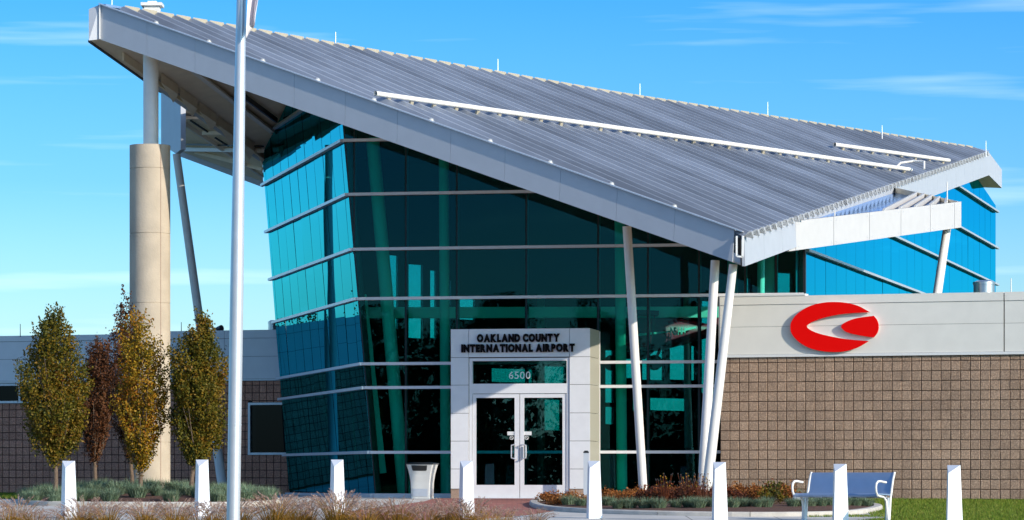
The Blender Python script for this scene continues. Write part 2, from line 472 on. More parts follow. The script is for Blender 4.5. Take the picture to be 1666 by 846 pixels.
front_dir = V((Tt.x - Ct.x, Tt.y - Ct.y, 0)).normalized()
eave_dir = V((Rt.x - Ct.x, Rt.y - Ct.y, 0)).normalized()
rot = Matrix.Rotation(-R(21), 3, 'Z')
sd = (rot @ front_dir); sd.z = 0                       # seams run this way in plan
sp = V((-sd.y, sd.x, 0))
if sp.dot(Rt - Ct) < 0: sp = -sp
WPITCH = .50
def on_roof(v, dz=0): return V((v.x, v.y, zon(ROOF, v.x, v.y) + dz))
def seg_poly(c, d, poly):
    """parameters where the line c + t d crosses the plan polygon"""
    ts = []
    for i in range(len(poly)):
        a = poly[i]; b = poly[(i + 1) % len(poly)]
        ex, ey = b.x - a.x, b.y - a.y; den = d.x * ey - d.y * ex
        if abs(den) < 1e-9: continue
        t = ((a.x - c.x) * ey - (a.y - c.y) * ex) / den; k = ((a.x - c.x) * d.y - (a.y - c.y) * d.x) / den
        if -1e-6 <= k <= 1 + 1e-6: ts.append(t)
    return sorted(ts)
slope = (on_roof(Ct + sd) - on_roof(Ct)).normalized()
lat = on_roof(Ct + sp) - on_roof(Ct); lat = (lat - slope * lat.dot(slope)).normalized()
rn = ROOF[1]
lo = min((p - Ct).dot(sp) for p in main_poly); hi = max((p - Ct).dot(sp) for p in main_poly)
k = lo + .12
ribs = 0
RIDGE_ENDS = []
while k < hi:
    c = Ct + sp * k
    ts = seg_poly(c, sd, main_poly)
    if len(ts) >= 2 and ts[-1] - ts[0] > .4:
        fe = abs((c + sd * ts[0] - Ct).cross(front_dir).z) < .02
        p = on_roof(c + sd * (ts[0] + (.36 if fe else -.13)), -.03); q = on_roof(c + sd * (ts[-1] - .05), -.03)
        RIDGE_ENDS.append(q)
        h, b0, b1 = .12, .13, .035
        prof = [p - lat * b0, p + lat * b0, p + lat * b1 + rn * h, p - lat * b1 + rn * h]
        part('roof_rib', MB().prism(prof, q - p), 'roof_silver', bld); ribs += 1
        if fe:
            pc = on_roof(c + sd * (ts[0] + .33), .0)
            part('rib_cap', MB().prism([pc - lat * .09, pc + lat * .09, pc + rn * .085], slope * .05), 'white_trim', bld)
        else:
            part('rib_cap', MB().prism([p - lat * .14, p + lat * .15, p + lat * .07 + rn * .14], slope * .05), 'fascia_grey', bld)
    k += WPITCH
print('ribs', ribs)
# ridge: cap and the lit closures between the ribs
part('ridge_cap', MB().bar(Tt + V((0, .25, .05)), Mt + V((0, .25, .06)), .25, .05).bar(Mt + V((0, .25, .06)), Rt + V((0, .25, .05)), .25, .05), 'edge_blue', bld)
for i in range(len(RIDGE_ENDS) - 1):
    p, q = RIDGE_ENDS[i], RIDGE_ENDS[i + 1]
    d = (q - p).normalized()
    if (q - p).length > 1.5: continue
    a = p + d * .05 + V((0, .02, -.02)); b = q - d * .03 + V((0, .02, -.02))
    part('ridge_closure', MB().prism([a, b, b + V((0, 0, .17)), a + V((0, 0, .17))], (0, .05, 0)), 'ridge_cream', bld)

# fascia panels
def fascia(name, a_t, b_t, a_b, b_b, n, material, gap=.006, th=.06, jitter=0):
    d = V((b_t.x - a_t.x, b_t.y - a_t.y, 0)).normalized(); nn = V((-d.y, d.x, 0))
    if nn.y > 0 or (abs(nn.y) < .05 and nn.x < 0): nn = -nn
    for i in range(n):
        f0 = i / n + (gap / (b_t - a_t).length if i else 0); f1 = (i + 1) / n
        q = [a_t.lerp(b_t, f0), a_t.lerp(b_t, f1), a_b.lerp(b_b, f1), a_b.lerp(b_b, f0)]
        part(name, MB().prism([p + nn * .02 for p in q], -nn * th), material, bld)
    part('fascia_backing', MB().prism([p - nn * (th - .01) for p in (a_t, b_t, b_b, a_b)], -nn * .02), 'dark_gap', bld)
up = V((0, 0, .03))
Cl_t, Cl_b = Tt.lerp(Ct, .9885), Tb.lerp(Cb, .984)
fascia('fascia_panel', Tt + up, Cl_t + up, Tb, Cl_b, 12, 'fascia_grey')
fascia('fascia_panel', Ct + up, Rt + up, Cb, Rb, 20, 'fascia_grey')
fascia('fascia_panel', A1t, Tt + up, A1, Tb, 1, 'fascia_grey')
fascia('fascia_panel', Rt + up, BRt, Rb, BRb, 2, 'fascia_grey')
part('fascia_end_trim', MB().bar(Tt + V((0, -.06, .02)), Tb + V((0, -.06, 0)), .03, .03, (0, 1, 0)), 'white_trim', bld)
# open gutter end at the low corner
cu = (Ct - Tt); cu = V((cu.x, cu.y, 0)).normalized()
part('corner_plate', MB().prism([Cl_b + V((0, 0, 0)), Cb, Cb + V((0, 0, .17)), Cl_b + V((0, 0, .19))], (0, .06, 0)), 'fascia_grey', bld)
part('gutter_opening', MB().prism([Cl_b + V((0, .05, .15)), Cb + V((-.02, .05, .15)), Ct + V((-.02, .05, -.04)), Cl_t + V((0, .05, 0))], (0, .1, 0)), 'dark_gap', bld)
gf = MB(); q0 = P(1198.5, 384, 60.9); q1 = P(1198.5, 417, 60.9); q2 = P(1208, 418, 60.9); q3 = P(1209, 384, 60.9)
gf.bar(q0, q1, .035, .04, (0, 1, 0)); gf.bar(q1, q2, .03, .04, (0, 1, 0)); gf.bar(q3, q2, .04, .04, (0, 1, 0))
part('gutter_frame', gf, 'white_trim', bld)
# drip flashing along the front top edge, pale
part('roof_edge_flashing', MB().bar(Tt + V((0, -.04, .045)), Ct + V((0, -.04, .045)), .10, .02), 'aluminium', bld)

# snow rails
def snow_rail(x0, y0, x1, y1):
    a = hit(x0, y0, ROOF[0] + rn * .17, rn); b = hit(x1, y1, ROOF[0] + rn * .17, rn)
    mb = MB(); n = 14; k0 = len(mb.v)
    u = (b - a).normalized()
    mb.tube(a, b, .052, .052, 14, caps=False)
    mb.tube(a, b, .042, .042, 14, caps=False)
    o = part('snow_rail', mb, 'white_steel', bld, smooth=True)
    cnt = int((b - a).length / .75)
    for i in range(cnt):
        c = a.lerp(b, (i + .6) / cnt)
        part('rail_bracket', MB().bar(c - rn * .06, c - rn * .17, .05, .10, u), 'ridge_cream', o)
snow_rail(611, 152, 1482, 276)
snow_rail(1358, 235, 1544, 261)
# lifting loop on the far rail
hp = hit(1458, 272, ROOF[0] + rn * .17, rn)
part('rail_hoop', MB().path([hp, hp + V((.15, .3, .14)), hp + V((.5, .4, .2)), hp + V((.75, .2, .16)), hp + V((.72, 0, -.05))], .03), 'white_steel', bld, smooth=True)

# lightning rods on the ridge
for x, y0, y1, Dd in ((182, 17, -14, 70), (546, 77, 52, 76), (810, 122, 96, 81), (1041, 161, 136, 85), (1249, 191, 166, 89), (1435, 222, 204, 92), (1604, 247, 229, 95)):
    q = hit(x, y0, *BTOP); q = P(x, y0, Dd)
    part('lightning_rod', MB().tube(q - V((0, 0, .15)), P(x, y1, Dd), .014, .009, 8), 'aluminium', bld)
# white flue on the ridge
fc = P(248, 26, 73)
part('roof_flue', MB().box(fc.x - .17, fc.x + .17, fc.y - .17, fc.y + .17, fc.z - .5, fc.z + .21).box(fc.x - .24, fc.x + .24, fc.y - .24, fc.y + .24, fc.z + .21, fc.z + .28).box(fc.x - .1, fc.x + .1, fc.y - .1, fc.y + .1, fc.z + .28, fc.z + .33), 'white_steel', bld)

# ------------------------------------------------------------------ glass front
ZR = [.06, .99, 2.40, 2.92, 4.34, 5.42, 6.62, 7.80, 8.98, 10.2, 11.5]
def fu(px): return (F(px, 500) - F0).dot(FU)
def fpt(u, z, off=0): p = F0 + FU * u + FN * off; return V((p.x, p.y, z))
UX = [fu(x) for x in (480, 576, 660, 743, 856, 973, 1054, 1137, 1212, 1262, 1308)]
def clip_roof(poly, margin=.04):
    for pl in (SOFF, BSOFF):
        if len(poly) < 3: return poly
        poly = clip(poly, pl[0] - V((0, 0, margin)), -pl[1])
    return poly
def panes(name_root, origin, U, N, us, zs, leftcut=None, material='glass_front', lean=V((0, 0, 0)), th=.012):
    made = []
    for i in range(len(us) - 1):
        for j in range(len(zs) - 1):
            g = .02
            q = []
            for uu, zz in ((us[i] + g, zs[j] + g), (us[i + 1] - g, zs[j] + g), (us[i + 1] - g, zs[j + 1] - g), (us[i] + g, zs[j + 1] - g)):
                p = origin + U * uu + lean * zz; q.append(V((p.x, p.y, zz)))
            t1, t2 = random.uniform(-.004, .004), random.uniform(-.004, .004)
            q = [q[0], q[1] + N * t1, q[2] + N * (t1 + t2), q[3] + N * t2]
            if leftcut: q = clip(q, *leftcut)
            if len(q) >= 3: q = clip_roof(q)
            if len(q) < 3: continue
            part(name_root, MB().prism(q, -N * th), material, bld)
lc_n = V((0, 0, 0)); ed = (ct - cb).normalized(); lc_n = ed.cross(FN)
if lc_n.dot(FU) < 0: lc_n = -lc_n
panes('glass_pane', F0 - V((0, 0, F0.z)), FU, FN, UX, ZR, leftcut=(cb + FU * .03, lc_n))
def cut_bar_len(p, q, cuts):
    """trim the segment p-q to the kept side of every plane"""
    for p0, n in cuts:
        a = (p - p0).dot(n); b = (q - p0).dot(n)
        if a < 0 and b < 0: return None
        if a < 0: p = p + (q - p) * (a / (a - b))
        elif b < 0: q = p + (q - p) * (a / (a - b))
    return (p, q) if (q - p).length > .05 else None
RC = [(SOFF[0] - V((0, 0, .08)), -SOFF[1]), (BSOFF[0] - V((0, 0, .08)), -BSOFF[1])]
# horizontal transoms proud of the glass, dark mullions behind it
for z in ZR[1:]:
    sgm = cut_bar_len(fpt(UX[0], z, .06), fpt(UX[-1], z, .06), RC + [(cb, lc_n)])
    if not sgm: continue
    L = (sgm[1] - sgm[0]).length; n = max(1, round(L / 2.6)); 
    for i in range(n):
        a = sgm[0].lerp(sgm[1], i / n + (.004 / L if i else 0)); b = sgm[0].lerp(sgm[1], (i + 1) / n)
        part('transom', MB().bar(a, b, .11, .062), 'cladding_white', bld)
part('sill', MB().bar(cb + FN * .05 + V((0, 0, -.02)), fpt(UX[-1], .05, .05), .12, .10), 'aluminium', bld)
for x in UX[1:]:
    sgm = cut_bar_len(fpt(x, .02, -.09), fpt(x, 11, -.09), RC + [(cb, lc_n)])
    if sgm: part('mullion', MB().bar(sgm[0], sgm[1], .065, .12, FN), 'black_metal', bld)
part('corner_mullion', MB().bar(cb - FN * 0 + FU * .06 - FN * .08, ct + (ct - cb) * .18 + FU * .06 - FN * .08, .12, .12, FN), 'black_metal', bld)

# ------------------------------------------------------------------ left glass wall
lean = (ct - cb); lean = lean / lean.z; lean = V((lean.x, lean.y, 0))
# horizontal shift per metre of height, taken inside the wall plane and square to its length
ln_h = V((LN.x, LN.y, 0)); lean_s = ln_h.normalized() * (-LN.z / ln_h.length) if ln_h.length else V((0, 0, 0))
LLEN = (V((lb.x, lb.y, 0)) - V((cb.x, cb.y, 0))).length
lorg = V((cb.x, cb.y, 0)) - lean_s * cb.z
LUS = [i * 1.15 - .45 for i in range(0, 11)]
LUS = [u for u in LUS if u < LLEN - .3] + [LLEN]
edge_n = LN.cross(ed); 
if edge_n.dot(LU) < 0: edge_n = -edge_n
panes('side_glass_pane', lorg, LU, LN, LUS, ZR, leftcut=(cb + LU * .03, edge_n), material='glass_side', lean=lean_s)
for z in ZR[1:]:
    a = lorg + LU * -1.2 + lean_s * z + LN * .05; b = lorg + LU * (LLEN + .05) + lean_s * z + LN * .05
    a.z = z; b.z = z
    sgm = cut_bar_len(a, b, RC + [(cb - LU * .05, edge_n)])
    if sgm: part('side_transom', MB().bar(sgm[0], sgm[1], .10, .062), 'aluminium', bld)
part('side_sill', MB().bar(cb + V((0, 0, -.02)) + LN * .04, lb + LN * .04 + V((0, 0, -.02)), .12, .10), 'aluminium', bld)
for u in LUS:
    a = lorg + LU * u - LN * .06; a.z = .02; t_ = lorg + LU * u + lean_s * 10.5 - LN * .06; t_.z = 10.5
    sgm = cut_bar_len(a, t_, RC + [(cb, edge_n)])
    if sgm: part('side_mullion', MB().bar(sgm[0], sgm[1], .05, .09, LN), 'black_metal', bld)
# cream steel edge where the wall meets the soffit
# ------------------------------------------------------------------ right glass wall (blue)
rorg = V((rb0.x, rb0.y, 0)); RLEN = (rb1 - rb0).length
RUS = [RLEN * i / 25 for i in range(26)]
for i in range(25):
    for j in range(4, len(ZR) - 1):
        q = []
        for uu, zz in ((RUS[i] + .012, ZR[j] + .02), (RUS[i + 1] - .012, ZR[j] + .02), (RUS[i + 1] - .012, ZR[j + 1] - .02), (RUS[i] + .012, ZR[j + 1] - .02)):
            p = rorg + RU * uu; q.append(V((p.x, p.y, zz)))
        t1, t2 = random.uniform(-.003, .003), random.uniform(-.003, .003)
        q = [q[0], q[1] + RNn * t1, q[2] + RNn * (t1 + t2), q[3] + RNn * t2]
        q = clip_roof(q)
        if len(q) >= 3: part('blue_glass_pane', MB().prism(q, -RNn * .012), 'glass_blue', bld)
for z in ZR[4:]:
    a = rorg + RNn * .07; b = rorg + RU * RLEN + RNn * .07; a.z = b.z = z
    sgm = cut_bar_len(a, b, RC)
    if sgm: part('blue_wall_transom', MB().bar(sgm[0], sgm[1], .10, .055), 'aluminium', bld)
lower = [rorg, rorg + RU * RLEN]
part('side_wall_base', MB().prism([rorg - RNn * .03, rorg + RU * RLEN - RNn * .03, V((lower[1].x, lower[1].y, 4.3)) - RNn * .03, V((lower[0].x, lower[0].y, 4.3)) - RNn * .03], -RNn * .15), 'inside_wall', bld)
for u in RUS:
    a = rorg + RU * u - RNn * .06; a.z = 3.4; t_ = V((a.x, a.y, 11.5))
    sgm = cut_bar_len(a, t_, RC)
    if sgm: part('blue_wall_mullion', MB().bar(sgm[0], sgm[1], .04, .09, RNn), 'black_metal', bld)
# added backing close behind the glass, mirrored sky put into its even blue
bk = [rorg - RNn * .14, rorg + RU * RLEN - RNn * .14]
bkq = clip_roof([V((bk[0].x, bk[0].y, 3.4)), V((bk[1].x, bk[1].y, 3.4)), V((bk[1].x, bk[1].y, 12)), V((bk[0].x, bk[0].y, 12))])
mat('backing_sky_blue', (.01, .30, .45), .6)
part('sky_blue_backing', MB().prism(bkq, -RNn * .04), 'backing_sky_blue', bld)

# ------------------------------------------------------------------ hall interior
fl = [V((cb.x, cb.y, .02)), fpt(UX[-1], .02, -.15), V((rb1.x, rb1.y, .02)), V((lb.x, lb.y, .02))]
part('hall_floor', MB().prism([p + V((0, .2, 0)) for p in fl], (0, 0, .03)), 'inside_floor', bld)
# rear wall: dark wall with rows of windows
bw0 = V((lb.x + .1, lb.y, 0)); bw1 = V((rb1.x - .2, rb1.y, 0)); BU = (bw1 - bw0).normalized(); BL = (bw1 - bw0).length; BNn = V((BU.y, -BU.x, 0))
def bpt(px, py, off=0): return hit(px, py, bw0 + BNn * off, BNn)
def bu(px): return (bpt(px, 600) - bw0).dot(BU)
def bz(px, py): return bpt(px, py).z
holes = []   # (u0,u1,z0,z1)
for (x0, x1, y0, y1) in ((630, 650, 415, 535), (660, 690, 430, 550), (700, 712, 440, 550), (718, 736, 455, 550), (748, 775, 486, 520),
                         (985, 1000, 570, 655), (985, 1000, 662, 690), (1015, 1035, 562, 615), (1045, 1082, 562, 618), (1090, 1134, 562, 618), (1142, 1166, 490, 640),
                         (1030, 1050, 648, 668), (1058, 1124, 648, 668), (800, 870, 600, 622), (880, 922, 596, 626), (880, 915, 650, 700), (1212, 1222, 452, 478), (1262, 1290, 444, 478)):
    holes.append((bu(x0), bu(x1), bz((x0 + x1) / 2, y1), bz((x0 + x1) / 2, y0)))
us_ = sorted(set([0, BL] + [h[0] for h in holes] + [h[1] for h in holes])); 
bwm = MB()
for i in range(len(us_) - 1):
    a, b = us_[i], us_[i + 1]
    if b - a < .01: continue
    mid = (a + b) / 2
    cuts = sorted([(h[2], h[3]) for h in holes if h[0] - .001 <= mid <= h[1] + .001])
    z = 0; spans = []
    for c0, c1 in cuts:
        if c0 > z: spans.append((z, c0))
        z = max(z, c1)
    spans.append((z, 11.5))
    for z0, z1 in spans:
        q = [bw0 + BU * a, bw0 + BU * b]; q = [V((q[0].x, q[0].y, z0)), V((q[1].x, q[1].y, z0)), V((q[1].x, q[1].y, z1)), V((q[0].x, q[0].y, z1))]
        q = clip_roof(q)
        if len(q) >= 3: bwm.prism(q, -BNn * .12)
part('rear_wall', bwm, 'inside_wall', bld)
for h in holes:
    q = [V(((bw0 + BU * u_ - BNn * .06).x, (bw0 + BU * u_ - BNn * .06).y, z_)) for u_, z_ in ((h[0], h[2]), (h[1], h[2]), (h[1], h[3]), (h[0], h[3]))]
    part('rear_window', MB().prism(q, -BNn * .01), 'glass_back', bld)
# white steel inside, tinted green by the glass
def istrut(px0, py0, px1, py1, D0, D1, r, name='inner_column', rect=False):
    a, b = P(px0, py0, D0), P(px1, py1, D1)
    part(name, MB().tube(a, b, r, r, 16) if not rect else MB().bar(a, b, r * 2, r * 2), 'green_steel', bld, smooth=not rect)
istrut(658, 808, 606, 225, 70.2, 70.2, .145)
istrut(622, 770, 590, 480, 70.6, 70.6, .09, 'inner_mullion', True)
istrut(725, 808, 722, 250, 70.4, 70.4, .11)
istrut(1012, 808, 1008, 300, 69.1, 69.1, .115)
istrut(1192, 806, 1192, 400, 72.5, 72.5, .12)
istrut(1252, 480, 1255, 400, 71, 71, .16)
istrut(592, 509, 1170, 508, 71.6, 70.8, .12, 'inner_beam', True)
istrut(1120, 806, 1118, 480, 84, 84, .10)
istrut(880, 806, 880, 480, 86, 86, .10)
# dark ceiling added under the pale soffit to keep the hall dim
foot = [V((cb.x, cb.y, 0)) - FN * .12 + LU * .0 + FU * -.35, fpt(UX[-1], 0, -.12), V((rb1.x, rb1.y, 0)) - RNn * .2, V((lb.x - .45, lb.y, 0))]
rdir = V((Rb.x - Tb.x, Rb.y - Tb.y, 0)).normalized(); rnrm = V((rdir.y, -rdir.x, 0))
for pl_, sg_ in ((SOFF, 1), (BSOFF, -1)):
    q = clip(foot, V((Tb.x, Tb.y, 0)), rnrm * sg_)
    if len(q) >= 3: part('added_hall_ceiling', MB().prism([V((p.x, p.y, zon(pl_, p.x, p.y) - .07)) for p in q], (0, 0, .03)), 'inside_wall', bld)
# vestibule inner frame glass behind the doors and a reception desk
rd = P(1060, 790, 78); part('reception_desk', MB().box(rd.x - 1.6, rd.x + 1.6, rd.y, rd.y + .7, .05, 1.15), 'inside_wall', bld)

# ------------------------------------------------------------------ slanted white columns
def column(px0, py0, D0, px1, py1, D1, r0, r1, label=None):
    a = P(px0, py0, D0); b = P(px1, py1, D1)
    o = part('slanted_column', MB().tube(a, b, r0, r1, 24), 'white_steel', bld, smooth=True, label=label)
    return o
column(1141.5, 826, 62.3, 1163.5, 424, 62.5, .105, .085)
column(1146.5, 827, 62.0, 1193, 430, 61.6, .105, .08)
column(1047.5, 815, 64.8, 1020, 368, 64.2, .088, .088)
column(1238, 486, 69.0, 1238.5, 418, 69.0, .08, .08)
column(1524, 485, 74, 1541, 370, 75.3, .105, .095)
column(364, 806, 82, 287, 250, 81.5, .125, .10)
DD = 69.05
cc = P(244, 806, DD); cr_ = 33 * DD / FPX
ctop = P(244, 237, DD).z
drum = MB()
zs_ = [0, 1.2, 2.7, 4.2, 5.7, 7.1, ctop]
for i in range(len(zs_) - 1):
    z0, z1 = zs_[i], zs_[i + 1]
    drum.tube((cc.x, DD, z0 + (.008 if i else -.1)), (cc.x, DD, z1 - (.008 if i < len(zs_) - 2 else 0)), cr_, cr_, 40)
    if i: drum.tube((cc.x, DD, z0 - .02), (cc.x, DD, z0 + .02), cr_ - .012, cr_ - .012, 40)
part('concrete_drum', drum, 'concrete_warm', bld, smooth=True, label='thick round tan concrete column')
ja = R(-52)
part('form_joint', MB().bar((cc.x + cos(ja) * cr_, DD + sin(ja) * cr_, 0), (cc.x + cos(ja) * cr_, DD + sin(ja) * cr_, ctop - .01), .016, .006, (cos(ja), sin(ja), 0)), 'tan_brick', bld)
part('drum_column', MB().tube((cc.x + .02, DD, ctop), (cc.x + .02, DD, ctop + 2.15), .165, .165, 28), 'white_steel', bld, smooth=True)

# ------------------------------------------------------------------ underside framing on the left
def B2(px, py, dz=.0): 
    p = hit(px, py, BSOFF[0] - V((0, 0, dz)), BSOFF[1]); return p
part('edge_beam', MB().prism([B2(258, 131, .1), B2(262, 150, .02), B2(424, 262, .02), B2(424, 250, .1)], (0, 0, .05)).bar(B2(250, 134, .06), B2(425, 258, .06), .12, .12), 'fascia_grey', bld)
part('drip_edge', MB().bar(A1 + V((0, 0, -.01)), B2(262, 149.5), .05, .05), 'black_metal', bld)
part('soffit_beam', MB().bar(B2(300, 103, .12), B2(443, 214, .12), .10, .05).bar(B2(300, 103, .05), B2(443, 214, .05), .03, .16), 'white_steel', bld)
part('soffit_beam', MB().bar(B2(200, 92, .10), B2(440, 262, .10), .05, .18), 'soffit_beige', bld)
for i in range(6):
    x = 262 + i * 31; y = 118 + i * 23.5
    a, b, c_ = B2(x, y, .02), B2(x + 28, y + 20, .02), B2(x + 20, y + 34, .02)
    part('soffit_box', MB().prism([a, b, c_], (0, 0, -.22)), 'soffit_beige', bld)
part('soffit_beam', MB().bar(B2(385, 148, .1), B2(450, 196, .1), .05, .12), 'black_metal', bld)
# the lower canopy that hangs behind the edge beam
c1 = [P(262, 149, 79.8), P(294, 171, 77.8), P(294, 243, 77.8), P(286, 250, 78.3), P(262, 234, 79.8)]
part('canopy_end_panel', MB().prism(c1, (.12, .03, 0)), 'fascia_grey', bld)
cs = [P(293, 166, 78.3), P(427, 258, 80.7), P(428, 298, 83), P(290, 247, 84)]
part('canopy_soffit', MB().prism([cs[0], cs[1], cs[2], cs[3]], (0, 0, .05)), 'soffit_beige', bld)
CSP = plane3(cs[0], cs[1], cs[3])
def C2(px, py, dz=.06): return hit(px, py, CSP[0] - V((0, 0, dz)), CSP[1])
part('canopy_edge', MB().bar(P(288, 248, 83.9), P(428, 300, 82.9), .10, .14), 'fascia_grey', bld)
for x0, y0, x1, y1, wd, mt in ((293, 197, 428, 286, .09, 'white_steel'), (292, 243, 427, 245, .10, 'white_steel'), (292, 190, 328, 190, .05, 'soffit_beige'), (330, 216, 366, 216, .05, 'soffit_beige'), (318, 247, 427, 275, .06, 'soffit_beige')):
    part('canopy_beam', MB().bar(C2(x0, y0), C2(x1, y1), wd, .10), mt, bld)
for x0, y0, x1, y1 in ((293, 166, 330, 190), (293, 186, 331, 190), (310, 196, 340, 216), (340, 216, 372, 216), (350, 224, 372, 238), (293, 235, 428, 238)):
    part('canopy_joint', MB().bar(C2(x0, y0, .05), C2(x1, y1, .05), .05, .03), 'black_metal', bld)

# ------------------------------------------------------------------ low glazed canopy on the right
k0t, k0b = P(1281, 361, 66.0), P(1281, 409, 66.0)
k1t, k1b = P(1562, 328, 75.0), P(1562, 370, 75.0)
km = P(1446, 306, 80.3)
def canopy_fascia():
    n = 6; fr_ = [0, .035, .236, .436, .62, .80, .955, 1.0]
    d = V((k1t.x - k0t.x, k1t.y - k0t.y, 0)).normalized(); nn = V((d.y, -d.x, 0))
    for i in range(len(fr_) - 1):
        a, b = fr_[i] + .0022, fr_[i + 1]
        q = [k0t.lerp(k1t, a), k0t.lerp(k1t, b), k0b.lerp(k1b, b), k0b.lerp(k1b, a)]
        o = part('canopy_fascia_panel', MB().prism([p + nn * .03 for p in q], -nn * .05), 'fascia_white', bld)
        if i in (1, 2, 3, 4, 5):
            rv = MB()
            for f, g in ((a + .012, .12), (b - .012, .12), (a + .012, .88), (b - .012, .88)):
                c = k0t.lerp(k1t, f).lerp(k0b.lerp(k1b, f), g) + nn * .03
                rv.tube(c, c + nn * .006, .013, .013, 8)
            part('rivets', rv, 'aluminium', o)
    part('canopy_fascia_backing', MB().prism([p - nn * .03 for p in (k0t, k1t, k1b, k0b)], -nn * .03), 'dark_gap', bld)
    return nn
knn = canopy_fascia()
klift = V((0, 0, -.12))
kpl = plane3(k0t + klift, k1t + klift, km + klift)
part('skylight_glass', MB().prism([k0t + klift, k1t + klift, km + klift], (0, 0, .03)), 'glass_skylight', bld)
part('canopy_underdeck', MB().prism([k0b + V((0, 0, .05)), k1b + V((0, 0, .05)), P(1446, 345, 80.3)], (0, 0, .03)), 'fascia_white', bld)
part('canopy_rear_fascia', MB().prism([km + V((0, 0, .05)), k1t + V((-.05, .1, .02)), k1b + V((-.05, .1, 0)), km + V((0, 0, -.55))], (.03, .08, 0)), 'soffit_beige', bld)
for i in range(4, 9):
    f = .12 + i * .105
    a = k0t.lerp(k1t, f) + klift; b = k0t.lerp(km, min(1, f * 1.02 + .06)) if f < .3 else None
    b = km.lerp(k1t, max(0, (f - .12) * .98)) + klift
    a = k0t.lerp(k1t, min(.97, f * .9 + .04)) + klift
    part('skylight_fin', MB().bar(a + V((0, 0, .08)), b + V((0, 0, .08)), .05, .16), 'fascia_white', bld)
for x, y0, y1, Dd in ((1541, 330, 296, 74.2), (1358, 352, 343, 69)):
    part('lightning_rod', MB().tube(P(x, y0, Dd), P(x, y1, Dd), .014, .012, 8), 'white_steel', bld)

# ------------------------------------------------------------------ block-work wings
BP = .2034
def wing(root, org, u0, u1, ztop_blocks, material, holes_, bias):
    """courses of square split-face blocks in front of a mortar wall; the 300 largest are objects, the rest one part"""
    back = MB(); 
    a = org + WU * u0 - WN * .06; b = org + WU * u1 - WN * .06
    us = sorted(set([u0, u1] + [h[0] for h in holes_] + [h[1] for h in holes_]))
    for i in range(len(us) - 1):
        m_ = (us[i] + us[i + 1]) / 2; z = 0; sp_ = []
        for h in sorted([h for h in holes_ if h[0] < m_ < h[1]], key=lambda h: h[2]):
            sp_.append((z, h[2])); z = h[3]
        sp_.append((z, ztop_blocks))
        for z0, z1 in sp_:
            if z1 - z0 < .01: continue
            p = org + WU * us[i] - WN * .014; q = org + WU * us[i + 1] - WN * .014
            back.prism([V((p.x, p.y, z0 - .1 if z0 == 0 else z0)), V((q.x, q.y, z0 - .1 if z0 == 0 else z0)), V((q.x, q.y, z1)), V((p.x, p.y, z1))], -WN * .2)
    part('mortar_wall', back, 'mortar' if material == 'block_tan' else 'mortar_dark', root)
    cells = []
    n = int((u1 - u0) / BP)
    for i in range(n):
        for j in range(int(ztop_blocks / BP) + 1):
            z0 = j * BP; z1 = min(z0 + BP, ztop_blocks)
            if z1 - z0 < .04: continue
            ua, ub = u0 + i * BP, u0 + (i + 1) * BP
            bad = False
            for h in holes_:
                if ub > h[0] + .02 and ua < h[1] - .02 and z1 > h[2] + .02 and z0 < h[3] - .02:
                    if ua < h[0] - .03: ub = h[0]
                    elif ub > h[1] + .03: ua = h[1]
                    elif z0 < h[2] - .03: z1 = h[2]
                    elif z1 > h[3] + .03: z0 = h[3]
                    else: bad = True
            if not bad: cells.append((ua, ub, z0, z1))
    cells.sort(key=bias)
    cache = {}
    stuff = MB(); g = .0065
    for k_, (ua, ub, z0, z1) in enumerate(cells):
        pr = random.uniform(0, .006)
        if k_ < 300:
            key = (round(ub - ua, 2), round(z1 - z0, 2), random.randrange(3))
            if key not in cache:
                w_, h_ = ub - ua - 2 * g, z1 - z0 - 2 * g; e = .008
                mb = MB()
                fr = [(-w_ / 2 + e * random.uniform(.4, 1.6), -.0, -h_ / 2 + e * random.uniform(.4, 1.6)), (w_ / 2 - e * random.uniform(.4, 1.6), 0, -h_ / 2 + e * random.uniform(.4, 1.6)),
                      (w_ / 2 - e, 0, h_ / 2 - e * random.uniform(.4, 1.6)), (-w_ / 2 + e, 0, h_ / 2 - e)]
                bk_ = [(-w_ / 2, .012, -h_ / 2), (w_ / 2, .012, -h_ / 2), (w_ / 2, .012, h_ / 2), (-w_ / 2, .012, h_ / 2)]
                mb.v = fr + bk_; mb.f = [(0, 1, 2, 3), (4, 5, 1, 0), (5, 6, 2, 1), (6, 7, 3, 2), (7, 4, 0, 3)]; mb.m = [0] * 5
                cache[key] = mb.mesh('block', material)
            c = org + WU * (ua + ub) / 2 + WN * pr; c.z = (z0 + z1) / 2
            inst('block', cache[key], root, c, -B)
        else:
            p = org + WU * (ua + g) + WN * pr; q = org + WU * (ub - g) + WN * pr
            e = .008; k0 = len(stuff.v); dw = WU * e
            stuff.v += [tuple(V(v__)) for v__ in ((p.x + dw.x, p.y + dw.y, z0 + g + e), (q.x - dw.x, q.y - dw.y, z0 + g + e), (q.x - dw.x, q.y - dw.y, z1 - g - e), (p.x + dw.x, p.y + dw.y, z1 - g - e))]
            pb, qb = p - WN * .012, q - WN * .012
            stuff.v += [(pb.x, pb.y, z0 + g), (qb.x, qb.y, z0 + g), (qb.x, qb.y, z1 - g), (pb.x, pb.y, z1 - g)]
            stuff.f += [tuple(k0 + t__ for t__ in f__) for f__ in ((0, 1, 2, 3), (4, 5, 1, 0), (5, 6, 2, 1), (6, 7, 3, 2), (7, 4, 0, 3))]; stuff.m += [0] * 5
    if stuff.v: tag(part('block_course', stuff, material, root), kind='stuff')
def wu(org, f, px): return (f(px, 700) - org).dot(WU)
def wq(org, u0, u1, z0, z1, off=0):
    p = org + WU * u0 + WN * off; q = org + WU * u1 + WN * off
    return [V((p.x, p.y, z0)), V((q.x, q.y, z0)), V((q.x, q.y, z1)), V((p.x, p.y, z1))]

